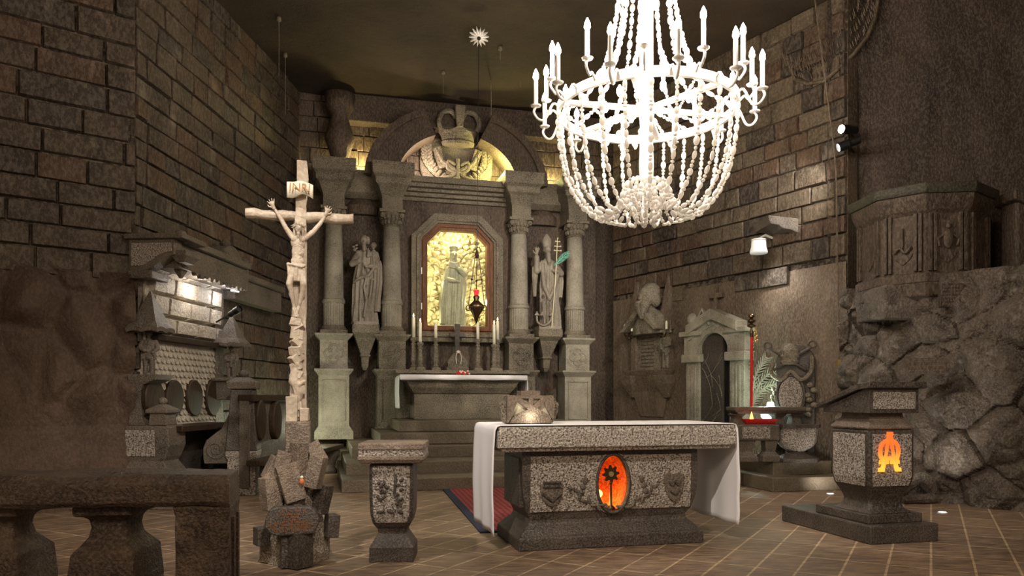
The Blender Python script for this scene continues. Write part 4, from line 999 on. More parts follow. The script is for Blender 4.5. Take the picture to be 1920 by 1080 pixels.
# speckled sunk panels around the niche on the front
pn = MB(); N_ = 72; pl0, pr0, pz0, pz1 = bl+.055, br_-.06, .30, .755
inner = [(nxA + (na+.022)*math.cos(2*math.pi*k/N_), nzA + (nb+.022)*math.sin(2*math.pi*k/N_)) for k in range(N_)]
outer = []
for k in range(N_):
    a = 2*math.pi*k/N_; c_, s_ = math.cos(a), math.sin(a)
    tx = ((pr0-nxA) if c_ > 0 else (nxA-pl0))/max(abs(c_), 1e-6); tz = ((pz1-nzA) if s_ > 0 else (nzA-pz0))/max(abs(s_), 1e-6); t = min(tx, tz)
    t = max(t, math.hypot((na+.022)*c_, (nb+.022)*s_)+.0005); outer.append((nxA + t*c_, nzA + t*s_))
# corner points so that the panel stays rectangular
outer2 = list(outer)
for (cx2, cz2) in ((pl0, pz0), (pr0, pz0), (pr0, pz1), (pl0, pz1)):
    k = min(range(N_), key=lambda i: (outer[i][0]-cx2)**2 + (outer[i][1]-cz2)**2); outer2[k] = (cx2, cz2)
fz = lambda z: by0 - .005 + (.02*(max(0, .42-z)/.12))
vs = [(x, fz(z)-.010, z) for x, z in inner] + [(x, fz(z)-.010, z) for x, z in outer2] + [(x, fz(z)+.01, z) for x, z in outer2]
pn.poly(vs, [(k, (k+1) % N_, N_+(k+1) % N_, N_+k) for k in range(N_)] + [(N_+k, N_+(k+1) % N_, 2*N_+(k+1) % N_, 2*N_+k) for k in range(N_)])
pn.build('front_panel', M['speck'], A)
MB().tube([(nxA + (na+.008)*math.cos(a), by0-.012, nzA + (nb+.008)*math.sin(a)) for a in [2*math.pi*k/48 for k in range(48)]], .014, 8, True).build('niche_rim', M['dark'], A, smooth=True)
# niche lining, its orange glow partly put into the salt colour
m = MB(); rr = []
for (y, s_) in ((by0+.02, .985), (by0+.12, .955), (by0+.25, .79), (by0+.315, .48), (by0+.317, .02)): rr.append([(nxA + na*s_*math.cos(a), y, nzA + nb*s_*math.sin(a)) for a in [2*math.pi*k/48 for k in range(48)]])
m.rings(rr, cap=False).build('niche_lining', stone('orange_salt_lining', (.40, .05, .012), (.75, .16, .03), (.9, .4, .12), 40, .5, 6, .6, .6), A, smooth=True)
x2, z2 = nxA - .08, nzA - .10
MB().ell((nxA-.065, by0+.17, nzA-nb*.45), .035, 14, 9).build('niche_bulb', flat('amber_bulb', (1, .5, .1), .5, 0, (1, .42, .06), 4), A)
p = al.w(nxA-.055, by0+.12, nzA-.13); lamp('niche_bulb_light', 'POINT', p, .75, (1, .52, .12), .03)
# stepped foot
MB().loft([(0, bl-.06, br_+.03, by0-.07, W_-.03), (.10, bl-.06, br_+.03, by0-.07, W_-.03), (.115, bl-.04, br_+.01, by0-.05, W_-.05), (.16, bl+.0, br_-.03, by0-.01, W_-.09), (.20, bl+.05, br_-.08, by0+.03, W_-.13), (.25, bl+.06, br_-.09, by0+.035, W_-.14)]).build('foot', M['dark'], A, bevel=.01)
MB().box(bl-.025, bl+.02, by0+.06, W_-.16, .33, .74).build('side_panel', M['dark'], A, bevel=.008)
# reliefs
def shield(cx2, cz2, w2, h2, y, name, par, mat, holes=0):
    pts = [(-1, .85), (-.5, 1), (0, .88), (.5, 1), (1, .85), (.93, .2), (.8, -.3), (.45, -.75), (0, -1), (-.45, -.75), (-.8, -.3), (-.93, .2)]
    m = MB().xz([(cx2 + a*w2, cz2 + b*h2) for a, b in pts], y-.012, y+.01)
    o = m.build(name, mat, par, bevel=.006); return o
sx1, sz1 = al.at(1033, 925, by0); sx2, sz2 = al.at(1262, 913, by0)
sh = shield(sx2, sz2, .095, .125, by0-.015, 'right_shield', A, M['stall'])
q = MB(); q.tube([(sx2-.05, by0-.035, sz2+.05), (sx2-.02, by0-.035, sz2+.02), (sx2, by0-.035, sz2+.05), (sx2+.03, by0-.035, sz2+.02), (sx2+.05, by0-.035, sz2+.06)], .009, 7)
q.tube([(sx2-.04, by0-.035, sz2-.03), (sx2+.0, by0-.035, sz2-.06), (sx2+.045, by0-.035, sz2-.02)], .008, 7); q.build('shield_charge', M['dark'], sh)
sh = shield(sx1, sz1-.01, .10, .10, by0-.015, 'left_emblem', A, M['stall'])
q = MB(); q.box(sx1-.075, sx1+.075, by0-.04, by0-.02, sz1+.085, sz1+.10).box(sx1-.075, sx1+.075, by0-.04, by0-.02, sz1+.05, sz1+.06)
for k in range(4): q.tube([(sx1-.06+.04*k, by0-.03, sz1+.055), (sx1-.06+.04*k, by0-.03, sz1+.09)], .006, 6)
q.tube([(sx1-.08, by0-.03, sz1-.0), (sx1, by0-.035, sz1-.06), (sx1+.08, by0-.03, sz1)], .012, 7); q.build('castle_relief', M['dark'], sh)
for s_ in (-1, 1):
    lv = MB()
    for k in range(9):
        t = k/8; x = nxA + s_*(.05 + .33*t); z = .325 + .02*math.sin(k*2) + .17*t*t
        lv.ell((x, by0-.018, z), (.035, .012, .013), 8, 5, Matrix.Rotation(-s_*(.3 + .8*t) + .5*((-1)**k), 3, 'Y'))
    for k in range(3): lv.ell((nxA + s_*(.25+.02*k), by0-.018, nzA + .03 - .05*k), (.025, .012, .03), 8, 5, Matrix.Rotation(s_*.8*k, 3, 'Y'))
    lv.build('leaf_relief', M['stall'], A)
# monstrance
mo = thing('monstrance', 'small bronze monstrance standing in the orange oval niche of the altar', 'monstrance', Fr(*al.w(nxA+.0, by0+.045).xy, YAW, nzA-nb+.018))
MB().lathe([(.038, 0), (.036, .01), (.012, .03), (.008, .2), (.014, .21), (.006, .23)], 0, 0, 12).build('stem', M['bronze'], mo, smooth=True)
q = MB(); pts = []
for k in range(32): r = .075 if k % 4 < 2 else .052; a = 2*math.pi*k/32; pts.append((r*math.cos(a), .29 + r*math.sin(a)))
q.xz(pts, -.006, .006); ra_ = q.build('rays', M['bronze'], mo)
MB().lathe([(.022, 0), (.022, .008)], 0, 0, 16).build('host_case', M['gold'], mo)
hc = [o for o in mo.children if o.name.startswith('host_case')][0]; hc.rotation_euler = (R(90), 0, 0); hc.location = (0, -.006, .29)
# the cloth over the altar
def alt_edge(y, i, n): return 0
path = drape(0, L_, ZT, .14, .15, .02, 18)
c = cloth_strip('altar_cloth', path, .01, W_ - .02, M['cloth'], 1, .012, 16)
place(c, al); tag(c, 'long white cloth over the main altar, falling nearly to the floor at both ends', 'cloth')
# salt block with the carved emblem
rx_, rz_ = al.at(990, 797, .25)
rl = thing('emblem_block', 'rough salt block carved with a radiating cross emblem on the main altar', 'salt block', Fr(*al.w(rx_, .22).xy, YAW - .05, ZT+.016))
kx = 5.97/F
def e5(px, py): return ((px-988)*kx, (797-py)*kx)
outl = [(932, 765), (938, 785), (943, 795), (950, 797), (1034, 797), (1042, 790), (1047, 775), (1050, 760), (1044, 750), (1036, 742), (1010, 742), (1010, 733), (972, 733), (972, 742), (945, 742), (944, 752), (934, 758)]
MB().xz([e5(*p) for p in outl], .035, .17).rough(.006, 14, 2, 2).build('block', M['rockbase'], rl, bevel=.004)
q = MB()
for poly in ([(945, 742), (972, 742), (972, 749), (985, 766), (966, 752), (956, 776), (950, 792), (945, 795)], [(1010, 742), (1036, 742), (1040, 760), (1036, 790), (1031, 783), (1020, 762), (1018, 752), (994, 768), (1010, 749)],
             [(972, 733), (1010, 733), (1010, 748), (996, 748), (996, 764), (987, 764), (987, 748), (972, 748)], [(950, 795), (956, 784), (985, 772), (1000, 772), (1028, 784), (1034, 795)],
             [(962, 752), (970, 746), (1004, 766), (1028, 780), (1022, 786), (990, 772)], [(1016, 744), (1023, 752), (996, 772), (964, 787), (958, 781), (988, 768)]):
    q.xz([e5(*p) for p in poly], -.01, .045)
q.rough(.002, 20, 1, 1).build('carved_relief', M['block'], rl)
q = MB(); q.xz([e5(*p) for p in ((952, 747), (1030, 747), (1033, 788), (950, 788))], .026, .036); q.build('lit_panel', M['ivory'], rl)  # ivory: part of the panel's lit brightness is put into its colour
lamp('emblem_light', 'POINT', rl.matrix_world @ Vector((0, 0, 0)) if False else tuple(Vector(al.w(rx_ + .005, .165, ZT + .08))), .40, (1, .9, .7), .03)

# rug
rg = Fr(-.29 , 6.78, math.atan2(.2, 1.0))
RG = thing('rug', 'red patterned rug with a navy border on the floor behind the main altar', 'rug', rg)
MB().box(.09, 1.6, .09, 3.25, 0, .012).build('field', M['rug'], RG)
MB().box(0, 1.69, 0, .09, 0, .014).box(0, 1.69, 3.25, 3.34, 0, .014).box(0, .09, .09, 3.25, 0, .014).box(1.6, 1.69, .09, 3.25, 0, .014).build('border', M['rugblue'], RG)

# small stone stand
pf = Fr((692-960)/F*5.58, 5.58, R(2))
T = thing('stone_stand', 'narrow waist-high stone stand between the crucifix and the main altar', 'stone stand', pf)
def p8(px, py, ly=0): return pf.at(px, py, ly)
w_ = .33
MB().loft([(0, 0, w_, 0, w_), (.11, 0, w_, 0, w_), (.125, .008, w_-.008, .008, w_-.008), (.17, .035, w_-.035, .035, w_-.035), (.21, .06, w_-.06, .06, w_-.06), (.25, .055, w_-.055, .055, w_-.055)]).rough(.003, 12, 1, 1).build('foot', M['dark'], T, bevel=.006)
MB().loft([(.24, .05, w_-.05, .05, w_-.05), (.29, .02, w_-.02, .02, w_-.02), (.36, .005, w_-.005, .005, w_-.005), (.48, .0, w_, .0, w_), (.74, .0, w_, .0, w_)]).build('body', M['dark'], T, bevel=.02)
MB().loft([(.29, .05, w_-.05, .012, .1), (.34, .03, w_-.03, -.002, .1), (.48, .025, w_-.025, -.008, .1), (.725, .025, w_-.025, -.008, .1)]).build('front_panel', M['speck'], T, bevel=.01)
q = MB(); rnd = random.Random(3)
for k in range(14): q.ell((.07 + rnd.random()*.07, -.012, .52 + rnd.random()*.09), .012, 7, 5)
q.tube([(.06, -.012, .50), (.09, -.02, .47), (.12, -.012, .5)], .012, 7); q.tube([(.2, -.012, .66), (.19, -.014, .52), (.235, -.014, .42)], .010, 7)
for k in range(6): q.ell((.21 + .03*(k % 2), -.012, .44 + .035*k), (.018, .010, .012), 7, 5, Matrix.Rotation(.6*(-1)**k, 3, 'Y'))
for k in range(3): q.ell((.09 + k*.07, -.010, .38), (.03, .012, .012), 7, 5, Matrix.Rotation(.3*k, 3, 'Y'))
q.build('fruit_relief', M['dark'], T)
a, b = -.075, w_+.085
MB().loft([(.745, a+.02, b-.02, a+.02, b-.02), (.775, a, b, a, b), (.80, a, b, a, b)]).build('lower_moulding', M['block'], T, bevel=.006)
MB().box(a+.008, b-.008, a+.008, b-.008, .80, .845).build('speckled_band', M['speck'], T)
MB().box(a, b, a, b, .845, .895).rough(.003, 12, 1, 1).build('top_slab', M['block'], T, bevel=.01)

# ================================================================ LECTERN
lf = Fr(2.995, 6.24, R(13.6))
T = thing('lectern', 'big dark salt lectern with a sloping desk and glowing orange letters on its front', 'lectern', lf)
MB().xy([(0, 0), (.68, 0), (.68, 1.27), (0, 1.27)], 0, .155).rough(.003, 9, 1, 1).build('lower_step', M['dark'], T, bevel=.012)
MB().box(.05, .60, .09, .80, .155, .235).build('upper_step', M['dark'], T, bevel=.01)
def sec(z, g): return (z, .07+g, .535-g, .11+g, .60-g)
MB().loft([sec(.235, .0), sec(.27, .05), sec(.33, .075), sec(.40, .05), sec(.47, .015), sec(.56, 0), sec(.96, 0)]).build('body', M['dark'], T, bevel=.02)
MB().loft([(.47, .13, .48, .115, .2), (.54, .11, .50, .099, .2), (.92, .11, .50, .099, .2)]).build('front_panel', M['speck'], T, bevel=.004)
MB().loft([(.47, .075, .2, .17, .54), (.54, .059, .2, .15, .56), (.92, .059, .2, .15, .56)]).build('side_panel', M['speck'], T, bevel=.004)
MB().loft([sec(.96, 0), sec(.975, -.006), sec(.985, 0), sec(1.06, .06), sec(1.10, .065)]).build('shoulder', M['block'], T, bevel=.004)
dk = MB().yz([(.09, 1.10), (.70, 1.10), (.70, 1.135), (.09, 1.325)], .06, .56).build('desk', M['dark'], T, bevel=.004)
MB().box(.10, .52, .082, .1, 1.135, 1.28).build('desk_panel', M['speck'], dk)
MB().yz([(.05, 1.315), (.05, 1.37), (.20, 1.355), (.76, 1.17), (.76, 1.135), (.2, 1.30)], .03, .61).build('desk_top', M['dark'], T, bevel=.006)
# letters alpha and omega, back lit
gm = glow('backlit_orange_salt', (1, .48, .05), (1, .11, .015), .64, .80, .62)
def l6(px, py): return lf.at(px, py, .09)
cA, zA = l6(1668, 850); kk = 6.45/F
AO = MB()
for k in range(40):
    pass
ro = [(1.0*23.5*kk*math.cos(a), 25*kk*math.sin(a)) for a in [R(-52 + 284*k/30) for k in range(31)]]
ri = [(16.5*kk*math.cos(a), 19*kk*math.sin(a)) for a in [R(-52 + 284*k/30) for k in range(31)]]
zo = zA + 3*kk
for k in range(30): AO.xz([(cA+ro[k][0], zo+ro[k][1]), (cA+ro[k+1][0], zo+ro[k+1][1]), (cA+ri[k+1][0], zo+ri[k+1][1]), (cA+ri[k][0], zo+ri[k][1])], .086, .10)
def P6(*pts): return [(cA + x*kk, zA + y*kk) for x, y in pts]
for poly in ([(-22, -20), (-2, -20), (-2, -12), (-21, -12)], [(22, -20), (2, -20), (2, -12), (21, -12)]): AO.xz(P6(*poly), .086, .10)
AO.build('omega_letter', gm, T)
AO = MB()
for poly in ([(-4, 37), (2, 37), (-13, -34), (-24, -34), (-23, -27), (-18, -26), (-9.5, -2)], [(-2, 37), (4, 37), (9.5, -2), (18, -26), (23, -27), (24, -34), (13, -34)], [(-7, -6), (7, -6), (10, -13), (-10, -13)], [(-5, 40), (6, 40), (6, 33), (-5, 33)]): AO.xz(P6(*poly), .078, .10)
AO.build('alpha_letter', gm, T)
lamp('letter_bulb_light', 'POINT', lf.w(cA, -.02, zA-.10), .02, (1, .4, .08), .03)
for nm2, (px, py), lb in (('floor_spotlight', (1557, 927), 'small lit floor spotlight left of the lectern, in front of the steps'), ('floor_spotlight', (1767, 962), 'small lit floor spotlight on the floor right of the lectern')):
    D = H*F/(py-HY); X = (px-960)/F*D
    t = thing(nm2, lb, 'floor spotlight', loc=(X, D, 0))
    MB().lathe([(.05, 0), (.05, .012), (.036, .012), (.036, .006)], 0, 0, 20).build('ring', M['white'], t)
    MB().lathe([(.034, .004), (.034, .009)], 0, 0, 20).build('lens', M['spotlens'], t)
    lamp('floor_spot_light', 'SPOT', (X, D, .03), 10 if px < 1600 else 34, (1, .94, .84), .12, (X + (.1 if px < 1600 else .3), D + 1.0, 1.4 if px > 1600 else .45), 80, .6)
# ================================================================ BALUSTRADE (near left)
bf = Fr((428-960)/F*3.0, 3.0, R(4))          # right front corner of the rail; runs to the left (negative x)
T = thing('balustrade', 'worn dark stone balustrade rail with its end post in the left foreground', 'balustrade', bf)
ztop = .918; zbot = .795
m = MB(); S_ = []
n = 30
rings = []
for i in range(n+1):
    x = -2.6*i/n; c = .03 if 0 < i < n else .03
    rings.append([(x, 0, zbot+.02), (x, .02, zbot), (x, .36, zbot), (x, .38, zbot+.02), (x, .38, ztop-.03), (x, .35, ztop), (x, .045, ztop-.0), (x, .0, ztop-.035)])
def shear(mb):
    for v in mb.bm.verts: v.co.x -= .17*v.co.y
    return mb
m.rings(rings); shear(m.rough(.012, 5, 1, 3)).build('handrail', M['rail'], T, bevel=.004)
shear(MB().loft([(0, -.215, .0, .03, .35), (.6, -.215, 0, .03, .35), (.75, -.215, 0, .03, .35), (zbot, -.225, .005, .015, .365)]).rough(.006, 6, 2, 2)).build('end_post', M['rail'], T, bevel=.012)
shear(MB().box(-.004, .012, .10, .14, 0, .74).box(-.004, .012, .24, .28, 0, .74)).build('post_fillet', M['rail'], T, bevel=.003)
def baluster(xc):
    w_ = lambda z, h_: (z, xc-h_, xc+h_, .19-h_*1.15, .19+h_*1.15)
    MB().loft([w_(0, .12), w_(.10, .12), w_(.17, .07), w_(.23, .075), w_(.36, .13), w_(.47, .135), w_(.60, .125), w_(.63, .10), w_(.66, .078), w_(.70, .07), w_(.73, .075), w_(.75, .09), w_(.755, .118), w_(zbot, .118)]).rough(.004, 7, 1, int(xc*10)).build('baluster', M['rail'], T, bevel=.01)
for xc in (-.515, -.965, -1.42, -1.87): baluster(xc)

# ================================================================ CHOIR STALLS (left)
sf = Fr(-4.13, 8.5, lw.a)
T = thing('choir_stall', 'front carved stone choir stall with a lit masonry back, canopy and oval dark backrests', 'choir stall', sf)
def s9(px, py, ly=0): return sf.at(px, py, ly)
xa = .12; xb = s9(418, 600, .0)[0]
def zz(px, py, ly=0): return s9(px, py, ly)[1]
def zat(py, lx): return H + (HY-py)*(sf.y + lx)/F
z_r = (zz(278, 627) + zz(415, 651))/2
z_seat = zat(798, .2)
z_cn = zat(453, .1)
rnd = random.Random(21)
zc_ = z_r + .05; row = 0
bk = MB(); bk.box(xa-.05, xb+.05, .09, .2, 0, z_cn-.1)
while zc_ < z_cn - .32:
    x = xa - rnd.random()*.3; h_ = .235 if row else .2
    while x < xb:
        w_ = rnd.uniform(.38, .62); a, b = max(x, xa)+.01, min(x+w_, xb)-.01
        if b-a > .08: bk.loft([(zc_+.012, a, b, .08, .12), (zc_+.03, a+.012, b-.012, .01, .12), (zc_+h_-.02, a+.02, b-.01, .0, .12), (zc_+h_-.0, a, b, .07, .12)])
        x += w_
    zc_ += h_ + .012; row += 1
bk.rough(.008, 9, 1, 5).build('masonry_back', M['palebrick'], T, bevel=.006)
MB().box(xa-.02, xb+.02, -.05, .10, z_r-.035, z_r+.03).build('wooden_rail', M['darkwood'], T, bevel=.006)
shg = MB(); zrow = z_r - .05; r_ = 0
while zrow > z_seat:
    x = xa + (.05 if r_ % 2 else 0)
    while x < xb - .05:
        P_ = [(x+.002, zrow+.02), (x+.098, zrow+.02), (x+.098, zrow-.05), (x+.085, zrow-.08), (x+.05, zrow-.098), (x+.015, zrow-.08), (x+.002, zrow-.05)]
        V_ = [(a_, .068 - .36*(zrow+.02-c_), c_) for a_, c_ in P_] + [(a_, .088 - .20*(zrow+.02-c_), c_) for a_, c_ in P_]
        shg.poly(V_, [tuple(range(7))] + [(k_, (k_+1) % 7, 7+(k_+1) % 7, 7+k_) for k_ in range(7)])
        x += .102
    zrow -= .078; r_ += 1
shg.box(xa, xb, .07, .15, z_seat-.2, z_r).build('scale_relief', M['palebrick'], T)
for px in (292, 330, 367, 402):
    c, zc2 = s9(px, 746, 0)
    m = MB(); rr = []
    for y, s_ in ((.05, 1.0), (.012, 1.0), (.0, .95), (-.004, .02)): rr.append([(c + .20*s_*math.cos(a), y, zc2 + (.225*(sf.y + c)/9.3)*s_*math.sin(a)) for a in [2*math.pi*k/32 for k in range(32)]])
    m.rings(rr).build('oval_backrest', M['darkwood'], T, smooth=False)
xs1 = s9(428, 790, -.28)[0]
MB().box(.1, xs1, -.34, .06, z_seat-.07, z_seat).build('seat_board', M['darkwood'], T, bevel=.008)
MB().box(.1, xs1, .0, .08, .1, z_seat-.07).build('seat_riser', M['dark'], T)
MB().box(xs1, xs1+.1, -.3, .1, .1, z_seat).build('seat_light_block', M['dark'], T)  # added panel, keeps lamp light from leaking in under the seat
MB().box(-.3, xs1+.2, -.62, .12, 0, .30).build('plinth_step', M['stall'], T, bevel=.01)
# near end: block, post, figure, pyramid roof
def L0(px, lx=0.0): return sf.ly(px, lx)
yb0, yb1 = L0(322), L0(243)
MB().loft([(.30, -.12, .32, yb0-.04, yb1), (.36, -.12, .32, yb0-.04, yb1), (zat(864, 0), -.06, .26, yb0+.06, yb1), (zat(856, 0), -.07, .27, yb0+.03, yb1), (zat(835, 0), -.08, .3, yb0-.01, yb1), (zat(802, 0), -.08, .3, yb0, yb1), (zat(797, 0), -.06, .28, yb0+.02, yb1)]).build('end_block', M['stall'], T, bevel=.012)
MB().box(-.088, -.07, L0(297), yb1+.04, zat(855, 0), zat(806, 0)).build('end_panel', M['speck'], T, bevel=.004)
ya, yc = L0(318), L0(284)
MB().loft([(zat(797, 0), -.07, .17, ya, yc), (zat(776, 0), -.07, .17, ya+.02, yc-.02), (zat(774, 0), -.1, .2, ya-.02, yc+.02), (zat(768, 0), -.1, .2, ya-.02, yc+.02), (zat(758, 0), 0, .1, ya+.08, yc-.08)]).ell((.05, (ya+yc)/2, zat(752, 0)), (.05, .05, .045)).build('finial', M['stall'], T, bevel=.008)
yp0, yp1 = L0(272), L0(246)
MB().loft([(zat(797, 0), -.06, .24, yp0-.03, yp1), (zat(780, 0), -.04, .22, yp0+.02, yp1), (zat(735, 0), -.04, .22, yp0+.03, yp1), (zat(722, 0), -.05, .24, yp0, yp1), (zat(712, 0), -.07, .28, L0(296), yp1), (zat(702, 0), -.08, .30, L0(302), yp1)]).build('end_column', M['stall'], T, bevel=.008)
def niche_figure(xc, yc, z0, h, nm, lb):
    ff = Fr(*sf.w(xc, yc).xy, R(15), z0)
    t = thing('stall_statuette', lb, 'statuette', ff)
    g = Fig(0, 0, h/100.0)
    g.robe([(0, 0, 0, 12, 9, .06), (-4, 0, 0, 11, 8, .06), (-5, 0, 0, 5, 5, 0)], 6, 0, 24)
    g.ch([(-7, -5, 0), (-7, -25, -1), (-6, -48, 0)], [6, 5.5, 8]); g.ch([(7, -5, -3), (7, -26, -4), (6, -48, 0)], [6, 5.5, 8])
    g.robe([(-34, 0, 0, 15, 10, .1), (-48, 0, 0, 13, 9, .08), (-60, 0, 0, 12, 9, .05), (-74, 0, 0, 14, 9, .04), (-80, 0, 0, 8, 6, 0)], 7, 1, 30)
    g.ch([(-14, -75, 0), (-19, -60, -3), (-8, -54, -11)], [5.5, 5, 4]); g.ch([(14, -75, 0), (19, -60, -4), (10, -50, -12)], [5.5, 5, 4])
    g.hand((-8, -54, -11), (1, .1, -.2), 10, .5); g.hand((10, -50, -12), (.3, .8, -.2), 10, .5)
    g.cap((0, -80, 0), (0, -84, 0), 4.5, 4.5); g.face((0, -91, -1), 6.5); g.ell((0, -94, 1.5), (8, 7, 8))
    g.m.build('body', M['stall'], t, vox=h/100*1.3, relax=1)
    MB().tube([g.p(13, -56, -14), g.p(15, 0, -14)], h*.012, 6).build('tool', M['stall'], t)
yfig = L0(272)
za0 = zat(622, 0); za1 = zat(545, 0)
niche_figure(.08, yfig, zat(702, 0), za0 - zat(702, 0) + .02, 'a', 'small carved standing figure under the nearer pyramid roof of the stalls')
def pyramid(xc, yc, z0, z1, r, name='pyramid_roof'):
    m = MB(); n = 24
    def ring(q, z, wv):
        out = []
        for k in range(n):
            s_ = k/6; side = int(s_); f_ = s_-side; cs_ = [(-1, -1), (1, -1), (1, 1), (-1, 1), (-1, -1)]
            x = cs_[side][0]*(1-f_) + cs_[side+1][0]*f_; y = cs_[side][1]*(1-f_) + cs_[side+1][1]*f_
            out.append((xc + x*q, yc + y*q, z + wv*math.sin(f_*math.pi*4 - math.pi/2)))
        return out
    h_ = z1-z0
    m.rings([ring(r, z0, .012), ring(r*1.02, z0+h_*.1, .012), ring(r*.86, z0+h_*.2, .006), ring(r*.72, z0+h_*.26, 0), ring(.01, z1, 0)])
    return m.build(name, M['stall'], T)
pyramid(.06, L0(277), za0, za1, .185)
MB().box(-.03, .25, L0(262), .12, zat(640, 0), z_cn).build('side_wall', M['stall'], T, bevel=.01)
# canopy: end bracket with a panel, hanging boss, cornice
y1_ = L0(248); 
def c0(px, py): return (L0(px), zat(py, 0))
MB().yz([c0(248, 512), c0(283, 508), c0(300, 497), c0(320, 484), c0(333, 480), c0(333, 450), c0(248, 450)], -.07, .1).build('canopy_bracket', M['stall'], T, bevel=.01)
MB().yz([c0(254, 500), c0(276, 500), c0(290, 491), c0(308, 479), c0(328, 474), c0(328, 458), c0(254, 458)], -.082, -.068).build('bracket_panel', M['speck'], T)
MB().yz([c0(243, 451), c0(352, 451), c0(352, 441), c0(243, 441)], -.12, .45).build('canopy_cap', M['stall'], T, bevel=.012)
MB().loft([(zat(492, 0), .0, .22, L0(350)+.03, L0(330)), (zat(480, 0), -.04, .28, L0(352), L0(322)), (zat(470, 0), -.04, .28, L0(352), L0(322))]).build('hanging_boss', M['stall'], T, bevel=.01)
MB().box(-.10, .25, L0(294), y1_, zat(514, 0)-.06, zat(514, 0)+.03).build('bracket_shelf', M['stall'], T, bevel=.012)
MB().loft([(zat(515, 0), .28, .31, L0(340, .3)-.01, L0(340, .3)+.02), (zat(493, 0), .2, .4, L0(348, .3), L0(330, .3))]).build('pendant', M['stall'], T, bevel=.006)
MB().ell((.1, L0(330), zat(437, 0)), (.07, .07, .05)).build('finial_ball', M['stall'], T, smooth=True)
MB().box(.1, xb+.1, -.30, .12, z_cn-.30, z_cn-.02).build('canopy_frieze', M['stall'], T, bevel=.01)
MB().box(.1, xb+.1, -.36, .12, z_cn-.02, z_cn+.06).build('canopy_cornice', M['stall'], T, bevel=.01)
q = MB()
for k in range(16):
    x = .5+k*.125
    if x < xb: q.loft([(z_cn-.33 - .02*(k % 2), x, x+.05, -.29, -.25), (z_cn-.29, x-.02, x+.08, -.30, -.24)])
q.build('frieze_fringe', M['stall'], T)
# shield aedicule at the far end of the front stall
c, zq = s9(429, 500, -.1); zt8 = zat(462, c); zb8 = zat(540, c); rA = (s9(447, 500, -.1)[0]-s9(411, 500, -.1)[0])/2
MB().box(c-rA, c+rA, -.16, .15, zb8, zt8-rA*.8).build('aedicule', M['stall'], T, bevel=.01)
MB().xz([(c + rA*math.cos(R(a)), zt8 - rA*.8 + rA*.8*math.sin(R(a))) for a in range(0, 181, 15)], -.16, .15).build('aedicule_head', M['stall'], T, bevel=.01)
zq = (zt8+zb8)/2
q = MB(); q.xz([(c-.2, zq+.16), (c, zq+.2), (c+.2, zq+.16), (c+.2, zq), (c+.12, zq-.14), (c, zq-.2), (c-.12, zq-.14), (c-.2, zq)], -.2, -.15).tube([(c-.14, -.21, zq+.12), (c+.1, -.21, zq-.12)], .02, 6).build('shield', M['stall'], T, bevel=.006)
for s_ in (-1, 1): MB().lathe([(.06, zb8), (.06, zq+.05), (.08, zq+.08), (.05, zq+.1), (.07, zq+.14), (.01, zq+.2)], c+s_*rA*1.05, -.18, 10).build('aedicule_post', M['stall'], T)
MB().lathe([(.05, zt8), (.08, zt8+.04), (.02, zt8+.1)], c, -.05, 10).build('aedicule_finial', M['stall'], T)
MB().box(c+rA, c+2.0, -.05, .12, z_cn-.40, z_cn-.08).build('far_frieze', M['stall'], T, bevel=.01)
MB().box(c+rA, c+2.0, -.12, .12, z_cn-.08, z_cn-.0).build('far_cornice', M['stall'], T, bevel=.01)
# middle partition: pyramid, statuette, shelf, volute
mx = s9(432, 650, -.12)[0]
zm0, zm1 = zat(650, mx), zat(592, mx)
MB().box(mx-.12, mx+.12, .03, .15, .5, z_cn-.3).build('middle_pilaster', M['stall'], T, bevel=.01)
pyramid(mx, -.14, zm0, zm1, .19)
zs0 = zat(709, mx)
MB().loft([(zs0-.3, mx-.16, mx+.16, -.2, .12), (zs0-.06, mx-.18, mx+.18, -.24, .12), (zs0-.04, mx-.22, mx+.22, -.32, .12), (zs0, mx-.22, mx+.22, -.32, .12)]).build('middle_shelf', M['stall'], T, bevel=.01)
niche_figure(mx-.02, -.14, zs0, zm0 - zs0, 'b', 'small carved standing figure under the farther pyramid roof of the stalls')
# obelisk pedestal in front of the volute
of = Fr((457-960)/F*9.55, 9.55, R(10))
O = thing('obelisk_pedestal', 'tapering stone pedestal with a ball on top between the two stall benches', 'pedestal', of)
h_ = lambda z, a: (z, -a, a, -a, a)
zo0, zo1 = .56, of.at(462, 722, -.15)[1]
MB().loft([h_(0, .17), h_(.45, .17), h_(.5, .19), h_(.56, .19)]).build('base_block', M['speck'], O, bevel=.01)
MB().loft([h_(.56, .19), h_(zo1-.05, .135)]).build('shaft', M['dark'], O, bevel=.012)
MB().loft([h_(zo1-.05, .17), h_(zo1+.04, .185), h_(zo1+.10, .08)]).build('cap', M['stall'], O, bevel=.01)
MB().ell((0, 0, zo1+.14), (.065, .065, .055)).build('ball', M['dark'], O, smooth=True)
def zo(py): return H + (HY-py)*9.5/F
vp_ = [(of.lx(a, -.02), zo(b)) for a, b in ((386, 868), (384, 855), (384, 838), (390, 824), (402, 815), (418, 803), (430, 780), (438, 750), (440, 722), (470, 715), (470, 868))]
MB().xz(vp_, -.12, .12).build('volute', M['stall'], O, bevel=.012)
vc = of.lx(404, -.12); q = MB(); q.tube([(vc + (.02 + .11*t)*math.cos(t*13 + .6), -.125, zo(842) + (.02 + .11*t)*math.sin(t*13 + .6)) for t in [k/50 for k in range(51)]], .012, 6).build('spiral_relief', M['stall'], O)
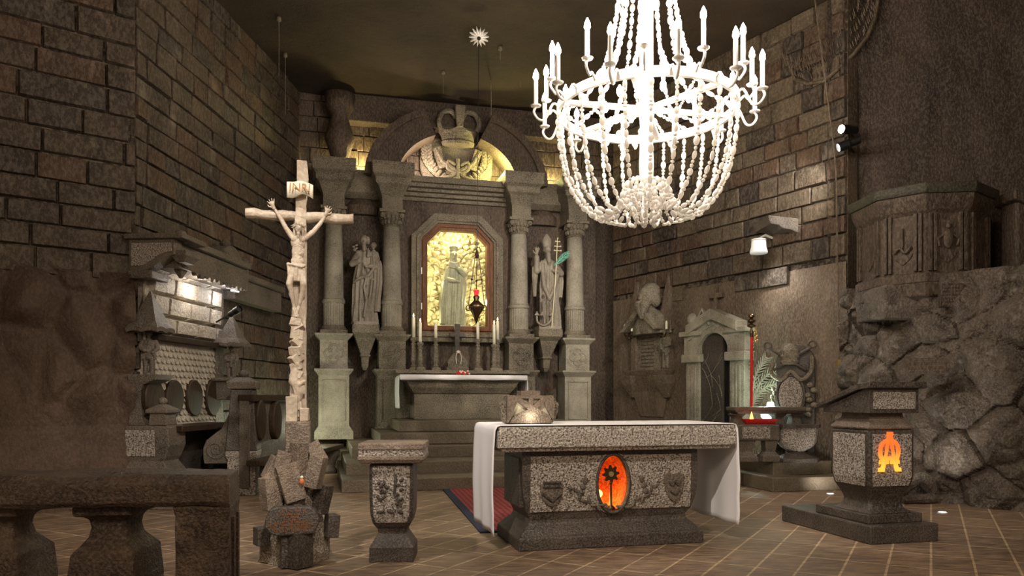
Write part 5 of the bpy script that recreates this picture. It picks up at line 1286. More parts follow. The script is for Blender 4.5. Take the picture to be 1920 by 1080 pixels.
# second bench
T2 = thing('choir_stall', 'farther low choir stall with a plank seat, behind the crucifix base', 'choir stall', Fr(-3.26, 9.15, R(89)))
b2 = Fr(-3.26, 9.15, R(89))
z_s2 = .46
MB().box(0, 3.3, -.40, .0, z_s2-.07, z_s2).build('seat_board', M['darkwood'], T2, bevel=.01)
MB().box(.2, 2.2, .04, .16, .1, 1.20).build('back_panel', M['stall'], T2)
MB().box(.2, 2.25, -.02, .18, 1.18, 1.27).build('top_rail', M['darkwood'], T2, bevel=.01)
for px in (487, 517):
    c, zc2 = b2.at(px, 788, .0); m = MB(); rr = []
    for y, s_ in ((.05, 1.0), (-.02, 1.0), (-.035, .93), (-.04, .02)): rr.append([(c + .17*s_*math.cos(a), y, zc2 + .26*s_*math.sin(a)) for a in [2*math.pi*k/28 for k in range(28)]])
    m.rings(rr).build('oval_backrest', M['darkwood'], T2)
for lx_ in (.3, 1.6, 3.05):
    m = MB().lathe([(.13, 0), (.13, .06), (.09, .10), (.10, .16), (.15, .26), (.15, .38), (.12, z_s2-.07)], lx_, -.22, 14).build('baluster_leg', M['stall'], T2, smooth=True)
# spotlights
def spotlight(name, lb, loc, aim, r, L, mat, lensmat, parent_arm=None):
    t = thing(name, lb, 'spotlight', loc=loc)
    d = (Vector(aim) - Vector(loc)).normalized(); rot = Vector((0, 0, 1)).rotation_difference(d).to_matrix()
    def tr(mb):
        for v in mb.bm.verts: v.co = rot @ v.co
        return mb
    tr(MB().lathe([(r*.5, -L*.55), (r*.85, -L*.5), (r*.85, -L*.1), (r, 0), (r, L*.45), (r*.9, L*.45), (r*.9, L*.35)], 0, 0, 18)).build('housing', mat, t)
    tr(MB().lathe([(r*.88, L*.33), (r*.88, L*.36)], 0, 0, 18)).build('lens', lensmat, t)
    if parent_arm is not None: MB().tube([(0, 0, 0), tuple(Vector(parent_arm) - Vector(loc))], .012, 6).build('bracket', mat, t)
    return t
D1 = 9.2; pl = ((441-960)/F*D1, D1, H + (HY-584)*D1/F)
spotlight('spotlight', 'small black spotlight over the farther pyramid roof of the choir stall', pl, (pl[0]+.9, pl[1]-.6, pl[2]+.35), .045, .2, M['iron'], M['iron'], (pl[0]-.35, pl[1]+.3, pl[2]-.1))
# hidden lamps above the stall back: two small strip fittings under the canopy
for k, (px, py) in enumerate(((400, 527), (440, 545))):
    x, z = s9(px, py, -.12); p = sf.w(x, -.12, z)
    t = thing('canopy_lamp', 'small lit lamp under the stall canopy, ' + ('nearer one beside the pendant' if k == 0 else 'farther one below the shield'), 'lamp', loc=tuple(p), yaw=sf.a)
    MB().box(-.07, .07, -.03, .03, -.02, .02).build('body', M['white'], t, bevel=.004); MB().box(-.06, .06, -.034, -.03, -.012, .012).build('lens', M['spotlens'], t)
p = sf.w((xa+xb)/2 - .1, -.17, z_cn-.44); lamp('stall_canopy_light', 'POINT', p, 3.2, (1, .93, .82), .04)
p = sf.w((xa+xb)/2 + .6, -.17, z_cn-.44); lamp('stall_canopy_light', 'POINT', p, 2.6, (.95, .95, 1), .04)

# ================================================================ RIGHT WALL THINGS
def r7(px, py, ly=0): return rw.at(px, py, ly)
# portal
D_ = thing('side_door', 'arched stone side door with a gabled surround, its dark slab door ajar', 'door', rw)
dl, dr = r7(1322, 700)[0], r7(1379, 700)[0]; zsp = r7(1350, 662)[1]; z_ft = .36; dc = (dl+dr)/2; dw = (dr-dl)/2
ztopd = zsp + dw
for a, b in ((dl-.30, dl), (dr, dr+.30)):
    MB().box(a, b, -.14, .08, z_ft, zsp-.02).build('jamb', M['column'], D_, bevel=.012)
    MB().box(a-.06, b+.06, -.2, .08, zsp-.14, zsp+.0).build('imposts', M['column'], D_, bevel=.015)
    MB().box(a-.02, b+.02, -.17, .08, z_ft, z_ft+.12).build('jamb_foot', M['column'], D_, bevel=.01)
    q = MB(); 
    for k in range(3): q.box(a+.06+.07*k, a+.085+.07*k, -.155, -.13, z_ft+.2, zsp-.22)
    q.build('fluting', M['column'], D_)
    MB().box(a-.03, b+.03, -.16, .08, zsp, zsp+.3).box(a-.09, b+.09, -.22, .08, zsp+.3, zsp+.38).build('entablature_block', M['column'], D_, bevel=.01)
def rarch(r0, r1, y0, y1, nm, mat, par):
    mb = MB(); n = 20
    for k in range(n):
        a0, a1 = math.pi*k/n, math.pi*(k+1)/n
        mb.xz([(dc+r0*math.cos(a0), zsp+r0*math.sin(a0)), (dc+r1*math.cos(a0), zsp+r1*math.sin(a0)), (dc+r1*math.cos(a1), zsp+r1*math.sin(a1)), (dc+r0*math.cos(a1), zsp+r0*math.sin(a1))], y0, y1)
    return mb.build(nm, mat, par)
rarch(dw, dw+.2, -.17, .08, 'arch_ring', M['column'], D_)
zap = r7(1335, 582)[1]
for s_ in (-1, 1):
    xo = dc + s_*(dw+.22); m = MB().xz([(xo, zsp+.32), (xo, zsp+.48), (dc, zap), (dc, zap-.17)], -.24, .05); m.build('gable_moulding', M['column'], D_, bevel=.008)
    m = MB().xz([(xo, zsp+.22), (xo, zsp+.32), (dc, zap-.17), (dc, zap-.27)], -.18, .05); m.build('gable_fillet', M['column'], D_)
MB().xz([(dc-dw-.2, zsp+.25), (dc-dw-.17, zsp), (dc, zsp+dw+.15), (dc+dw+.17, zsp), (dc+dw+.2, zsp+.25), (dc, zap-.2)], -.06, .04).build('tympanum', M['column'], D_)
MB().xz([(dl, z_ft), (dr, z_ft), (dr, zsp)] + [(dc+dw*math.cos(R(a)), zsp+dw*math.sin(R(a))) for a in range(10, 180, 10)] + [(dl, zsp)], -.045, -.04).build('doorway_shade_sheet', M['shadeblack'], D_)  # black sheet; the dark beyond the door is put into its colour
slab = stone('flagstone_door', (.03, .025, .022), (.065, .05, .045), (.15, .12, .1), 40, .3, 2, .3, .55)
m = MB(); ds = -.25; xr_ = dl + (dr-dl)*.74
pts = [(dl+.01, z_ft), (xr_, z_ft), (xr_, zsp + math.sqrt(max(dw*dw-(xr_-dc)**2, 0)))] + [(dc+dw*math.cos(R(a)), zsp+dw*math.sin(R(a))) for a in range(70, 180, 10)] + [(dl+.01, zsp)]
sl_ = m.xz(pts, -.10, -.05).build('door_leaf', slab, D_, bevel=.004)
q = MB(); rnd = random.Random(31); X0, X1, Z0, Z1 = dl+.03, xr_-.02, z_ft+.05, zsp
for k in range(15):
    a = (rnd.uniform(X0, X1), rnd.uniform(Z0, Z1)); 
    for j in range(2):
        b = (min(max(a[0] + rnd.uniform(-.3, .3), X0), X1), min(max(a[1] + rnd.uniform(-.3, .3), Z0), Z1)); q.tube([(a[0], -.103, a[1]), ((a[0]+b[0])/2+.01, -.103, (a[1]+b[1])/2), (b[0], -.103, b[1])], .005, 4)
tag(q.build('pale_joints', M['retable'], sl_), 'pale mortar joints')
q = MB(); q.ell((dc-.42*1, -.2, zsp+.58), (.1, .07, .1)).tube([(dc-.35, -.18, zsp+.5), (dc-.2, -.2, zsp+.72), (dc-.05, -.18, zsp+.45)], .03, 7).build('carved_ornament', M['column'], D_)
wc = thing('wall_cross', 'small faint stone cross on the wall above the side door gable', 'cross', Fr(*rw.w(r7(1342, 560, -.05)[0], -.03).xy, rw.a, r7(1342, 568, -.05)[1]))
MB().box(-.03, .03, -.04, .02, -.45, .3).box(-.15, .15, -.045, .02, .08, .16).build('cross', M['plaster'], wc, bevel=.006)
# wall monument with a bearded bust
mf = rw
T = thing('bust_monument', 'stone wall monument with a bearded bust, a gable and candle sconces, beside the side door', 'wall monument', rw)
cbx, zb4 = r7(1222, 620); 
xl4, xr4 = r7(1192, 650)[0], r7(1262, 650)[0]
ztab0, ztab1 = r7(1222, 694)[1], r7(1222, 622)[1]
MB().box(xl4+.1, xr4-.25, -.06, .03, ztab0, ztab1).build('inscribed_tablet', M['retable'], T, bevel=.012)
q = MB()
for k in range(9): q.box(xl4+.22, xr4-.42, -.066, -.058, ztab1-.12-k*.065, ztab1-.105-k*.065)
q.build('inscription_lines', M['retdark'], T)
MB().box(xl4, xl4+.14, -.12, .03, ztab0-.1, ztab1).build('side_pier', M['plaster'], T, bevel=.01); MB().box(xr4-.16, xr4, -.12, .03, ztab0-.1, ztab1).build('side_pier', M['plaster'], T, bevel=.01)
for s_, xx in ((1, xl4+.07), (-1, xr4-.08)): MB().loft([(ztab1, xx-.12, xx+.12, -.16, .03), (ztab1+.08, xx-.12, xx+.12, -.16, .03), (ztab1+.95, xx-.02, xx+.02, -.05, .03)]).build('side_pinnacle', M['plaster'], T)
ctr = (xl4+xr4)/2 - .05
MB().xz([(ctr-.52, ztab1+.0), (ctr, ztab1+.46), (ctr+.52, ztab1), (ctr+.4, ztab1), (ctr, ztab1+.32), (ctr-.4, ztab1)], -.34, .03).build('gable', M['retable'], T, bevel=.008)
MB().loft([(ztab0-.85, ctr-.3, ctr+.3, -.02, .03), (ztab0-.4, ctr-.45, ctr+.45, -.07, .03), (ztab0-.1, ctr-.55, ctr+.55, -.16, .03), (ztab0, ctr-.6, ctr+.6, -.2, .03)]).build('corbelled_base', M['plaster'], T, bevel=.012)
for s_ in (-1, 1): MB().loft([(ztab0-.5, ctr+s_*.45-.03, ctr+s_*.45+.03, -.1, .03), (ztab0-.25, ctr+s_*.45-.14, ctr+s_*.45+.14, -.22, .03), (ztab0-.1, ctr+s_*.45-.16, ctr+s_*.45+.16, -.26, .03)]).build('side_corbel', M['plaster'], T, bevel=.01)
g = Fig(0, 0, .012); gx, gz = r7(1222, 585, -.1)
class BF(Fig):
    def p(s, x, y, d=0): return Vector((gx + x*s.s, -.10 + d*s.s, gz - y*s.s))
g = BF(0, 0, .0135)
g.robe([(30, 0, 0, 34, 14, .05), (15, 0, 0, 33, 14, .04), (5, 0, 0, 26, 12, .03), (-2, 0, 0, 11, 9, 0)], 9, 1, 44)
g.cap((0, 0, 0), (0, -8, -3), 8, 8); g.face((0, -20, -7), 11); g.ell((0, -24, -1), (14, 15, 14)); g.ch([(-5, -8, -16), (0, 8, -18)], [8, 3]); g.ch([(5, -8, -16), (2, 6, -18)], [7, 3]); g.ell((-11, -14, -3), (6, 9, 8)); g.ell((11, -14, -3), (6, 9, 8))
g.m.build('bust', M['retable'], T, vox=.014, relax=1)
g = BF(0, 0, .0075); fx, fz = r7(1250, 690, -.1)
class SF(Fig):
    def p(s, x, y, d=0): return Vector((fx + x*s.s, -.12 + d*s.s, fz - y*s.s))
g = SF(0, 0, .0068); g.ch([(-6, -3, 0), (-6, -30, 0), (-4, -52, 0)], [5, 5.5, 8]); g.ch([(7, -3, 0), (7, -30, -2), (4, -52, 0)], [5, 5.5, 8]); g.robe([(-40, 0, 0, 13, 9, .08), (-60, 0, 0, 11, 8, .06), (-76, 0, 0, 14, 8, .04), (-80, 0, 0, 6, 5, 0)], 7, 1, 26)
g.ch([(13, -76, 0), (17, -60, -3), (8, -55, -10)], [5, 4.5, 3.5]); g.ch([(-13, -76, 0), (-16, -60, -3), (-8, -50, -8)], [5, 4.5, 3.5]); g.face((0, -90, -1), 6); g.ell((0, -92, 1), (7, 7, 7)); g.cap((0, -80, 0), (0, -86, 0), 4, 4)
tag(g.m.build('relief_figure', M['retable'], T, vox=.012, relax=1), 'small standing relief figure')
for k, (px, py) in enumerate(((1178, 622), (1242, 618))):
    x, z = r7(px, py, -.2); t = thing('wall_sconce', 'small candle sconce on the bust monument, ' + ('left one' if k == 0 else 'right one'), 'sconce', Fr(*rw.w(x, -.1).xy, rw.a, z))
    MB().tube([(0, .1, -.1), (0, -.05, -.12), (-.1, -.1, -.06), (-.1, -.1, 0)], .012, 6).tube([(0, -.05, -.12), (.1, -.1, -.06), (.1, -.1, 0)], .012, 6).build('bracket', M['bronze'], t)
    for s_ in (-1, 1): MB().lathe([(.02, 0), (.022, .12), (.008, .15)], s_*.1, -.1, 8).build('candle', M['wax'], t)
# carved palm relief
T = thing('palm_relief', 'carved palm frond relief on the greenish lit wall behind the red staff', 'wall relief', rw)
q = MB(); b0 = r7(1408, 762, 0)
for (tx, ty) in ((1398, 640), (1408, 645), (1440, 670), (1462, 690), (1470, 720)):
    e = r7(tx, ty, 0); p0 = Vector((b0[0], -.02, b0[1])); p1 = Vector((e[0], -.03, e[1])); pm_ = p0.lerp(p1, .5) + Vector((-.05, 0, .1))
    pts = [p0, p0.lerp(pm_, .5), pm_, pm_.lerp(p1, .5) + Vector((.02, 0, .03)), p1]; q.tube([tuple(p) for p in pts], .016, 6)
    for k in range(14):
        t = k/14; i = min(int(t*4), 3); a = pts[i].lerp(pts[i+1], t*4-i); d = (pts[i+1]-pts[i]).normalized(); nn = Vector((-d.z, 0, d.x))
        for s_ in (-1, 1): q.tube([tuple(a), tuple(a + d*.10 + nn*s_*.09)], [.016, .005], 5)
q.build('fronds', M['column'], T)
# red staff
x, z = r7(1409, 757, -.55); D = rw.w(x, -.55).y
t = thing('red_staff', 'red pole staff with a black and gilt turned head, standing behind the stone table', 'staff', Fr((1409-960)/F*10.72, 10.72, 0, 0))
kz = 10.72/F
def zz2(py): return H + (HY-py)*kz
MB().lathe([(.022, zz2(790)), (.02, zz2(632))], 0, 0, 10).build('pole', M['red'], t)
MB().lathe([(.02, zz2(632)), (.025, zz2(625)), (.012, zz2(615)), (.06, zz2(612)), (.06, zz2(610)), (.015, zz2(607)), (.055, zz2(603)), (.055, zz2(600)), (.015, zz2(597)), (.045, zz2(594)), (.04, zz2(591)), (.008, zz2(588)), (.004, zz2(582))], 0, 0, 14).build('turned_head', M['bronze'], t)
q = MB(); rnd = random.Random(3)
for k in range(12): q.ell((.06 + rnd.uniform(-.015, .03), 0, zz2(612 + k*2.6)), (.018, .012, .022), 7, 5)
q.build('gilt_tassel', M['gold'], t)
# papal slab
pf2 = Fr((1495-960)/F*10.68, 10.68, R(-25))
T = thing('carved_slab', 'dark round-headed slab carved with a tiara, crossed keys and an oval shield', 'carved slab', pf2)
def v3(px, py, ly=0): return pf2.at(px, py, ly)
zt5 = v3(1490, 645)[1]; xl5, xr5 = v3(1455, 700)[0], v3(1528, 700)[0]; r5 = (xr5-xl5)/2; c5 = (xl5+xr5)/2
MB().xz([(xl5, .36), (xr5, .36)] + [(c5 + r5*math.cos(R(a)), zt5 - r5 + r5*math.sin(R(a))) for a in range(0, 181, 12)], 0, .16).build('slab', M['dark'], T, bevel=.015)
c6 = c5 - .05; kz = 11.0/F
cs5, zs5 = v3(1483, 742)
MB().xz([(cs5 + .165*math.cos(R(a)), zs5 + .27*math.sin(R(a))) for a in range(0, 360, 12)], -.06, .01).build('oval_shield', M['speck'], T, bevel=.015)
MB().tube([(cs5 + .185*math.cos(R(a)), -.04, zs5 + .29*math.sin(R(a))) for a in range(0, 360, 12)], .022, 7, True).build('shield_border', M['dark'], T)
ct5, ztr = v3(1481, 668)
MB().lathe([(.10, ztr-.12), (.13, ztr-.08), (.11, ztr-.05), (.14, ztr), (.125, ztr+.03), (.13, ztr+.08), (.09, ztr+.13), (.03, ztr+.18)], ct5, -.02, 16, 1, .6).build('tiara', M['retable'], T)
for s_ in (-1, 1):
    MB().tube([(ct5 - s_*.28, -.03, ztr+.12), (ct5 + s_*.22, -.03, ztr-.2)], .022, 8).tube([(ct5 - s_*.3 + .05*math.cos(a), -.03, ztr+.16 + .05*math.sin(a)) for a in [k*math.pi/5 for k in range(10)]], .014, 6, True).build('key', M['dark'], T)
MB().tube([(cs5-.24, -.04, ztr-.1), (cs5-.26, -.05, ztr-.25), (cs5-.12, -.06, ztr-.34), (cs5, -.05, ztr-.22), (cs5+.14, -.06, ztr-.34), (cs5+.27, -.05, ztr-.22), (cs5+.28, -.04, ztr+.0)], .03, 8).build('ribbon', M['retable'], T)
q = MB()
for k in range(7): q.ell((cs5 + .26 + .05*math.sin(k*2), -.03, zs5 + .15 - k*.07), (.05, .035, .04), 8, 6); q.ell((cs5 - .24 + .02*math.sin(k*2), -.03, zs5 + .1 - k*.06), (.025, .03, .035), 8, 6)
q.build('fruit_swag', M['retable'], T)
# stone tables and stoup
tf = Fr((1378-960)/F*10.3, 10.3, R(4))
T = thing('stone_table', 'stone side table with bulging legs behind the red tray, right of the door', 'table', tf)
def t4(px, py, ly=0): return tf.at(px, py, ly)
xe_ = t4(1512, 765)[0]; zt6 = t4(1440, 763)[1]
MB().loft([(zt6-.10, .06, xe_-.06, .04, .32), (zt6-.05, 0, xe_, 0, .36), (zt6, 0, xe_, 0, .36)]).build('tabletop', M['stall'], T, bevel=.012)
for px in (1390, 1468, 1500):
    c = t4(px, 800)[0]
    MB().loft([(.36, c-.10, c+.10, .06, .3), (.42, c-.10, c+.10, .06, .3), (.48, c-.06, c+.06, .1, .26), (.62, c-.08, c+.08, .08, .28), (.85, c-.08, c+.08, .08, .28), (.95, c-.055, c+.055, .1, .26), (zt6-.10, c-.10, c+.10, .06, .3)]).build('leg', M['stall'], T, bevel=.015)
tf2 = Fr((1385-960)/F*10.05, 10.05, R(4))
T = thing('stone_bench', 'low stone shelf block carrying the red tray in front of the stone table', 'stone shelf', tf2)
def t5(px, py, ly=0): return tf2.at(px, py, ly)
xe2 = t5(1463, 800)[0]; z7 = t5(1420, 796)[1]
MB().box(-.12, xe2, 0, .22, z7-.22, z7).build('shelf_block', M['stall'], T, bevel=.02)
MB().box(.05, xe2-.14, -.006, .01, z7-.19, z7-.03).build('speckled_panel', M['speck'], T, bevel=.004)
MB().loft([(.36, -.1, .28, .0, .22), (.42, -.1, .28, 0, .22), (.5, -.05, .2, .03, .2), (z7-.22, -.08, .25, .02, .2)]).build('foot', M['stall'], T, bevel=.012)
MB().loft([(.36, xe2-.24, xe2, .0, .22), (.44, xe2-.24, xe2, 0, .22), (.5, xe2-.18, xe2-.05, .03, .2), (z7-.22, xe2-.2, xe2-.02, .02, .2)]).build('foot', M['stall'], T, bevel=.012)
x, _ = t5(1424, 790, .09); tp = tf2.w(x, .11)
t = thing('red_tray', 'long bright red boat-shaped tray on the low stone shelf', 'tray', Fr(tp.x, tp.y, R(4), z7))
n = 16; L2 = .23; rings = []
MB().loft([(0, -L2*.78, L2*.85, -.05, .05), (.02, -L2*.85, L2*.9, -.065, .065), (.07, -L2, L2, -.085, .085), (.072, -L2+.012, L2-.012, -.073, .073), (.03, -L2*.8, L2*.85, -.05, .05)]).build('tray', M['red'], t)
t = thing('red_candle', 'small orange candle light standing in the red tray', 'candle', Fr(tp.x-.1, tp.y, 0, z7+.03)); MB().lathe([(.02, 0), (.025, .05), (.02, .08), (.002, .14)], 0, 0, 12).build('flame_bulb', M['orange'], t, smooth=True)
x, _ = t4(1443, 780, .45); vp = tf.w(x, .42)
t = thing('glass_lamp', 'bright white rounded lamp glowing behind the stone table', 'lamp', Fr(vp.x, vp.y, 0, .92))
MB().lathe([(.10, 0), (.13, .03), (.14, .1), (.10, .16), (.05, .19), (.045, .24), (.03, .25)], 0, 0, 24).build('glass_body', M['glasslamp'], t, smooth=True)
MB().loft([(-.56, -.15, .15, -.1, .1), (-.5, -.15, .15, -.1, .1), (-.45, -.06, .06, -.06, .06), (0, -.09, .09, -.08, .08)]).build('stand', M['stall'], t)
lamp('green_wall_light', 'POINT', (vp.x-.05, vp.y+.1, 1.30), 7, (.72, 1, .78), .05)
lamp('green_wall_light', 'POINT', (vp.x-.1, vp.y-.05, .52), 4, (.78, 1, .82), .05)
hf = Fr((1478-960)/F*9.95, 9.95, R(14))
T = thing('stone_stoup', 'octagonal speckled stone stoup on the upper step, left of the lectern', 'stoup', hf)
def h4(px, py, ly=0): return hf.at(px, py, ly)
z8 = h4(1510, 797)[1]; xw = h4(1546, 800)[0]
def oct_(a0, a1, y0, y1, c): return [(a0+c, y0), (a1-c, y0), (a1, y0+c), (a1, y1-c), (a1-c, y1), (a0+c, y1), (a0, y1-c), (a0, y0+c)]
def rr_(z, g): return [(x, y, z) for x, y in oct_(g, xw-g, g, .42-g, .12)]
MB().rings([rr_(.36, .0), rr_(.41, .0), rr_(.46, .1), rr_(.50, .12), rr_(.56, .05), rr_(.62, .02), rr_(z8-.04, .0), rr_(z8-.03, -.015), rr_(z8, -.015)]).build('basin', M['speck'], T, bevel=.006)
MB().rings([rr_(.355, -.01), rr_(.41, -.01), rr_(.47, .09), rr_(.5, .11)]).build('foot', M['dark'], T, bevel=.008)
MB().rings([rr_(z8-.04, -.018), rr_(z8+.003, -.018), rr_(z8+.004, .05)]).build('rim', M['dark'], T)
# wall lamp and corbel
x, z = r7(1420, 475, -.35); wp = rw.w(x, -.32)
t = thing('wall_lamp', 'round glass wall lamp glowing white under the stone corbel', 'wall lamp', Fr(wp.x, wp.y, rw.a, z))
MB().lathe([(.125, 0), (.13, .02), (.11, .10), (.105, .18), (.095, .19)], 0, 0, 24).build('glass_shade', flat('clear_lamp_glass', (.9, .9, .9), .15, 0, (1, .97, .9), .12), t, smooth=True)
MB().lathe([(.04, .19), (.11, .195), (.11, .21), (.03, .23)], 0, 0, 20).tube([(0, 0, .22), (0, .15, .29), (0, .33, .26)], .018, 8).build('cap_and_arm', M['white'], t)
MB().lathe([(.095, .004), (.095, .03)], 0, 0, 20).build('lit_disc', M['spotlens'], t)
lamp('wall_lamp_light', 'SPOT', (wp.x, wp.y, z-.03), 26, (1, .93, .82), .06, (wp.x+1.1, wp.y-.9, 0), 120, .9)
cb = Fr(*rw.w(r7(1465, 430, -.1)[0], -.0).xy, R(3), r7(1465, 430, -.1)[1])
T = thing('stone_corbel', 'curved grey stone corbel jutting from the brick wall above the lamp', 'corbel', cb)
kk2 = cb.y/F
MB().xz([((px-1465)*kk2, (425-py)*kk2) for px, py in ((1420, 404), (1505, 412), (1506, 443), (1488, 444), (1476, 436), (1465, 431), (1448, 428), (1440, 422), (1424, 420))], -.22, .35).build('bracket', M['stall'], T, bevel=.012)
# rod / cable down the wall edge
cbw = Fr((1563-960)/F*10.35, 10.35, 0)
t = thing('cable', 'thin vertical cable running down the edge of the right brick wall', 'cable', cbw)
kz3 = 10.2/F
MB().tube([((1527-1563)*kz3, 0, CZ-.02), ((1545-1563)*kz3, -.05, H+(HY-150)*kz3), ((1560-1563)*kz3, -.1, H+(HY-300)*kz3), (0, -.1, H+(HY-400)*kz3), ((1567-1563)*kz3, -.1, H+(HY-680)*kz3)], .011, 6).build('line', M['plaster'], t)
MB().box(-.0, .06, -.14, -.08, H+(HY-688)*kz3, H+(HY-674)*kz3).build('end_weight', M['gold'], t)
for k, (px, py) in enumerate(((1590, 243), (1590, 270))):
    D2 = 10.0; p = ((px-960)/F*D2, D2, H + (HY-py)*D2/F)
    spotlight('spotlight', 'black wall spotlight on the right rock wall, ' + ('upper of the pair' if k == 0 else 'lower of the pair, lighting the stone'), p, (p[0]-.95, p[1]-(.5 if k == 0 else -.1), p[2]-(.12 if k == 0 else .35)), .062, .30, M['iron'], M['spotlens'], (p[0]+.25, p[1]+.35, p[2]))
    if k: lamp('wall_spot_light', 'SPOT', (p[0]-.16, p[1]-.02, p[2]-.03), 60, (1, .97, .93), .04, (p[0]-.6, p[1]+.5, p[2]-.35), 100, .7)
# hatched tool-marked scar high on the right wall, plaque on the rock
hf0 = Vector(((1565-960)/F*10.3, 10.3, H+(HY-90)*10.3/F))
T = thing('hatched_recess', 'faint hatched tool-marked patch with a curved rim high on the right wall', 'wall relief', loc=tuple(hf0))
def g4(px, py):
    if px < 1562: x, z = rw.at(px, py, -.045); p = rw.w(x, -.045, z)
    else: D = 10.29 - .03*(px-1562)/80; p = Vector(((px-960)/F*D, D, H + (HY-py)*D/F))
    return p - hf0
pts = [(1484, 130), (1490, 148), (1515, 157), (1545, 152), (1570, 130), (1600, 102), (1625, 70), (1640, 35), (1646, 0), (1648, -20)]
MB().tube([tuple(g4(*p)) for p in pts], .026, 7).build('curved_rim', M['wall_r'], T)
q = MB(); q9 = MB(); rnd = random.Random(4)
for k in range(60):
    t_ = k/59; i = min(int(t_*7.5), 7); a = pts[i]; b = pts[i+1]; f_ = t_*7.5 - i; x = a[0] + (b[0]-a[0])*f_; y = a[1] + (b[1]-a[1])*f_
    for n_ in range(3):
        x2 = x - 4 - 9*n_ + rnd.uniform(-3, 3); y2 = y - 8 - 16*n_
        if (x2 < 1556) == (x2 - 3 < 1556) and not 1556 < x2 < 1570: (q if x2 < 1560 else q9).tube([tuple(g4(x2, y2)), tuple(g4(x2-3, y2-10))], [.008, .004], 4)
q.build('tool_marks', M['plaster'], T); q9.build('tool_marks', M['plaster'], T)

# ================================================================ PULPIT
P = thing('pulpit', 'dark polygonal stone pulpit carved with shields, on the rock at the right', 'pulpit', loc=(0, 0, 0))
plan = [(4.50, 9.97), (4.53, 9.30), (4.93, 8.90), (5.50, 8.85), (6.02, 9.25), (6.2, 9.9)]
pc = Vector((5.35, 9.7))
def pr_(s_, z): return [((x-pc.x)*s_ + pc.x, (y-pc.y)*s_ + pc.y, z) for x, y in plan]
MB().rings([pr_(.92, 2.62), pr_(.92, 2.72), pr_(.88, 2.75), pr_(.88, 3.45), pr_(.92, 3.5), pr_(.97, 3.62), pr_(.98, 3.68)]).build('drum', M['retdark'], P, bevel=.012)
MB().rings([pr_(1.0, 3.68), pr_(1.02, 3.72), pr_(1.02, 3.80), pr_(.9, 3.80)]).build('rim', stone('olive_rim', (.025, .022, .014), (.055, .05, .033), (.14, .12, .09), 40, .3, 2, .3), P, bevel=.01)  # rim stone darker and more olive than the drum
MB().rings([pr_(.86, 2.42), pr_(.94, 2.46), pr_(.94, 2.62)]).build('corbelled_floor', M['retdark'], P, bevel=.015)
for i in range(5):
    a = Vector(plan[i]); b = Vector(plan[i+1]); a = (a-pc)*.88+pc; b = (b-pc)*.88+pc; mid = (a+b)/2; yw = math.atan2((b-a).y, (b-a).x)
    L5 = (b-a).length; o_ = Fr(mid.x, mid.y, yw)
    # corner pilaster
    q = MB(); 
    for s_ in (-1, 1):
        for k in range(2):
            c = s_*(L5/2 - .05 - .055*k); q.box(c-.02, c+.02, -.035, .02, 2.76, 3.46)
    o2 = q.build('pilaster', M['retdark'], P, bevel=.006); place(o2, o_)
    pn_ = shield(0, 3.12, .20*min(L5/.55, 1), .27, 0, 'panel_shield', P, M['retdark']); place(pn_, o_)
    if i in (1, 2):
        g = MB(); 
        if i == 2: g.ell((0, -.03, 3.14), (.06, .03, .12)).ell((0, -.03, 3.29), (.03, .025, .035)).tube([(-.03, -.03, 3.2), (-.12, -.03, 3.14), (-.1, -.03, 3.05)], .015, 6).tube([(.03, -.03, 3.2), (.12, -.03, 3.14), (.1, -.03, 3.05)], .015, 6)
        else: g.tube([(-.1, -.03, 3.0), (-.03, -.035, 3.06), (.03, -.03, 3.0), (.1, -.03, 3.07)], .018, 6).tube([(0, -.03, 3.06), (0, -.03, 3.3)], .014, 6)
        c_ = g.build('shield_charge', M['retdark'], pn_)
# stair parapet to the right
MB().xz([(6.05, 2.2), (6.05, 3.62), (7.2, 3.2), (8.4, 2.6), (8.4, 1.4)], 8.95, 9.25).build('stair_parapet', M['retdark'], P, bevel=.03)
MB().xz([(5.98, 3.6), (5.98, 3.72), (7.2, 3.28), (8.4, 2.68), (8.4, 2.58), (7.2, 3.18)], 8.88, 9.3).build('stair_coping', M['retdark'], P, bevel=.02)
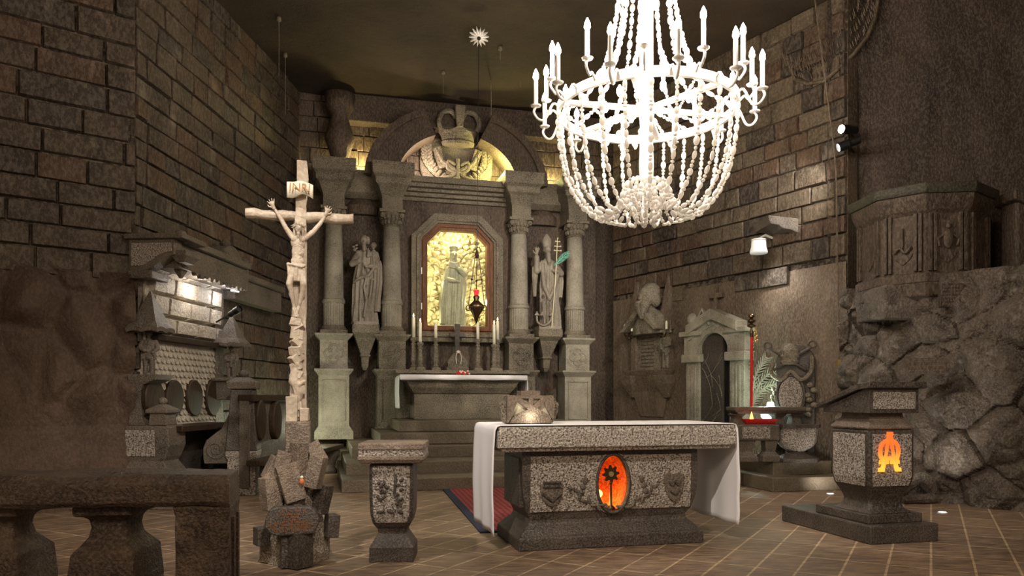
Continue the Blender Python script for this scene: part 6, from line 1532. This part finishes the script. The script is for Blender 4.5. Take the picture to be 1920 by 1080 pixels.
# ledge blocks between pulpit and rock, newel and text tablets
MB().box(4.55, 6.1, 9.1, 9.9, 2.2, 2.6).rough(.05, 3, 4, 2).build('ledge', M['rock'], P, bevel=.02)
MB().loft([(1.9, 5.75, 6.35, 8.0, 8.6), (2.55, 5.78, 6.3, 8.05, 8.6), (2.75, 5.9, 6.2, 8.15, 8.5)]).build('newel_block', M['retdark'], P, bevel=.05)
kp = 8.45/F
def tab(nm, x0, y0, x1, y1, D, lb, rows, yaw=0):
    c = ((x0+x1)/2 - 960)/F*D; t = thing(nm, lb, 'plaque', loc=(c, D, 0), yaw=yaw); k = D/F
    z0, z1 = H + (HY-y1)*k, H + (HY-y0)*k; hw_ = (x1-x0)/2*k
    b = MB().box(-hw_, hw_, 0, .10, z0, z1).build('slab', M['retdark'], t, bevel=.008)
    rnd = random.Random(9)
    for r_ in range(rows):
        q = MB(); z = z1 - (z1-z0)*(r_+.8)/(rows+.6); x = -hw_*.85
        while x < hw_*.8:
            w2 = rnd.uniform(.01, .03); q.box(x, x+w2, -.004, .002, z-.006, z+.006); x += w2 + .012
        q.build('engraved_line', M['plaster'], b)
tab('rock_plaque', 1703, 671, 1770, 701, 8.50, 'small engraved stone plaque set in the rough rock left of centre, above the lectern', 3, R(-25))
tab('text_tablet', 1766, 531, 1806, 575, 8.62, 'engraved square text tablet under the right part of the pulpit', 6, R(-12))
# rock lump like a skull by the lectern
T = thing('loose_rock', 'hollow loose rock lying on the floor behind the lectern', 'rock', loc=((1708-960)/F*8.9, 8.75, 0), yaw=R(10))
MB().tube([(-.25, 0, .06), (-.15, 0, .2), (0, 0, .3), (.12, 0, .22), (.25, .02, .08), (.42, .03, .04)], [.06, .07, .09, .1, .08, .04], 9).tube([(-.25, -.05, .04), (.0, -.08, .06), (.3, -.04, .05)], .055, 8).rough(.015, 8, 1, 2).build('rock', M['rock'], T)
# altarpiece lights hidden behind the cornice, niche lights
for px, e_, c_ in ((680, 16, (1, .82, .34)), (930, 22, (1, .88, .30)), (1040, 14, (1, .84, .34)), (800, 12, (1, .8, .6))):
    x = ret.lx(px, .3); lamp('cornice_uplight', 'POINT', ret.w(x, .22 if px not in (680, 1040) else .5, 5.5), e_*1.2, c_, .05)
for x, z, e_ in ((nx, zt+.07, 26), (nx-hw+.03, zb+.9, 6), (nx+hw-.03, zb+.5, 6), (nx-hw+.03, zb+.15, 5)):
    lamp('niche_case_light', 'POINT', ret.w(x, .62 if z < zt else .50, z), e_, (1, .92, .58), .04)
lamp('left_wall_floor_light', 'POINT', (-3.62, 11.7, .75), 10, (.95, 1, .68), .08)
lamp('left_pier_light', 'POINT', ret.w(cx[0]-.35, -.9, .75), 8, (.93, 1, .72), .08)
lamp('crucifix_light', 'SPOT', (-2.6, 3.0, 5.6), 330, (1, .93, .84), .05, (-1.6, 5.72, 1.6), 30, .7)
lamp('lectern_spot', 'SPOT', (1.2, 4.4, 5.8), 160, (1, .93, .84), .05, (3.0, 6.4, .8), 20, .8)
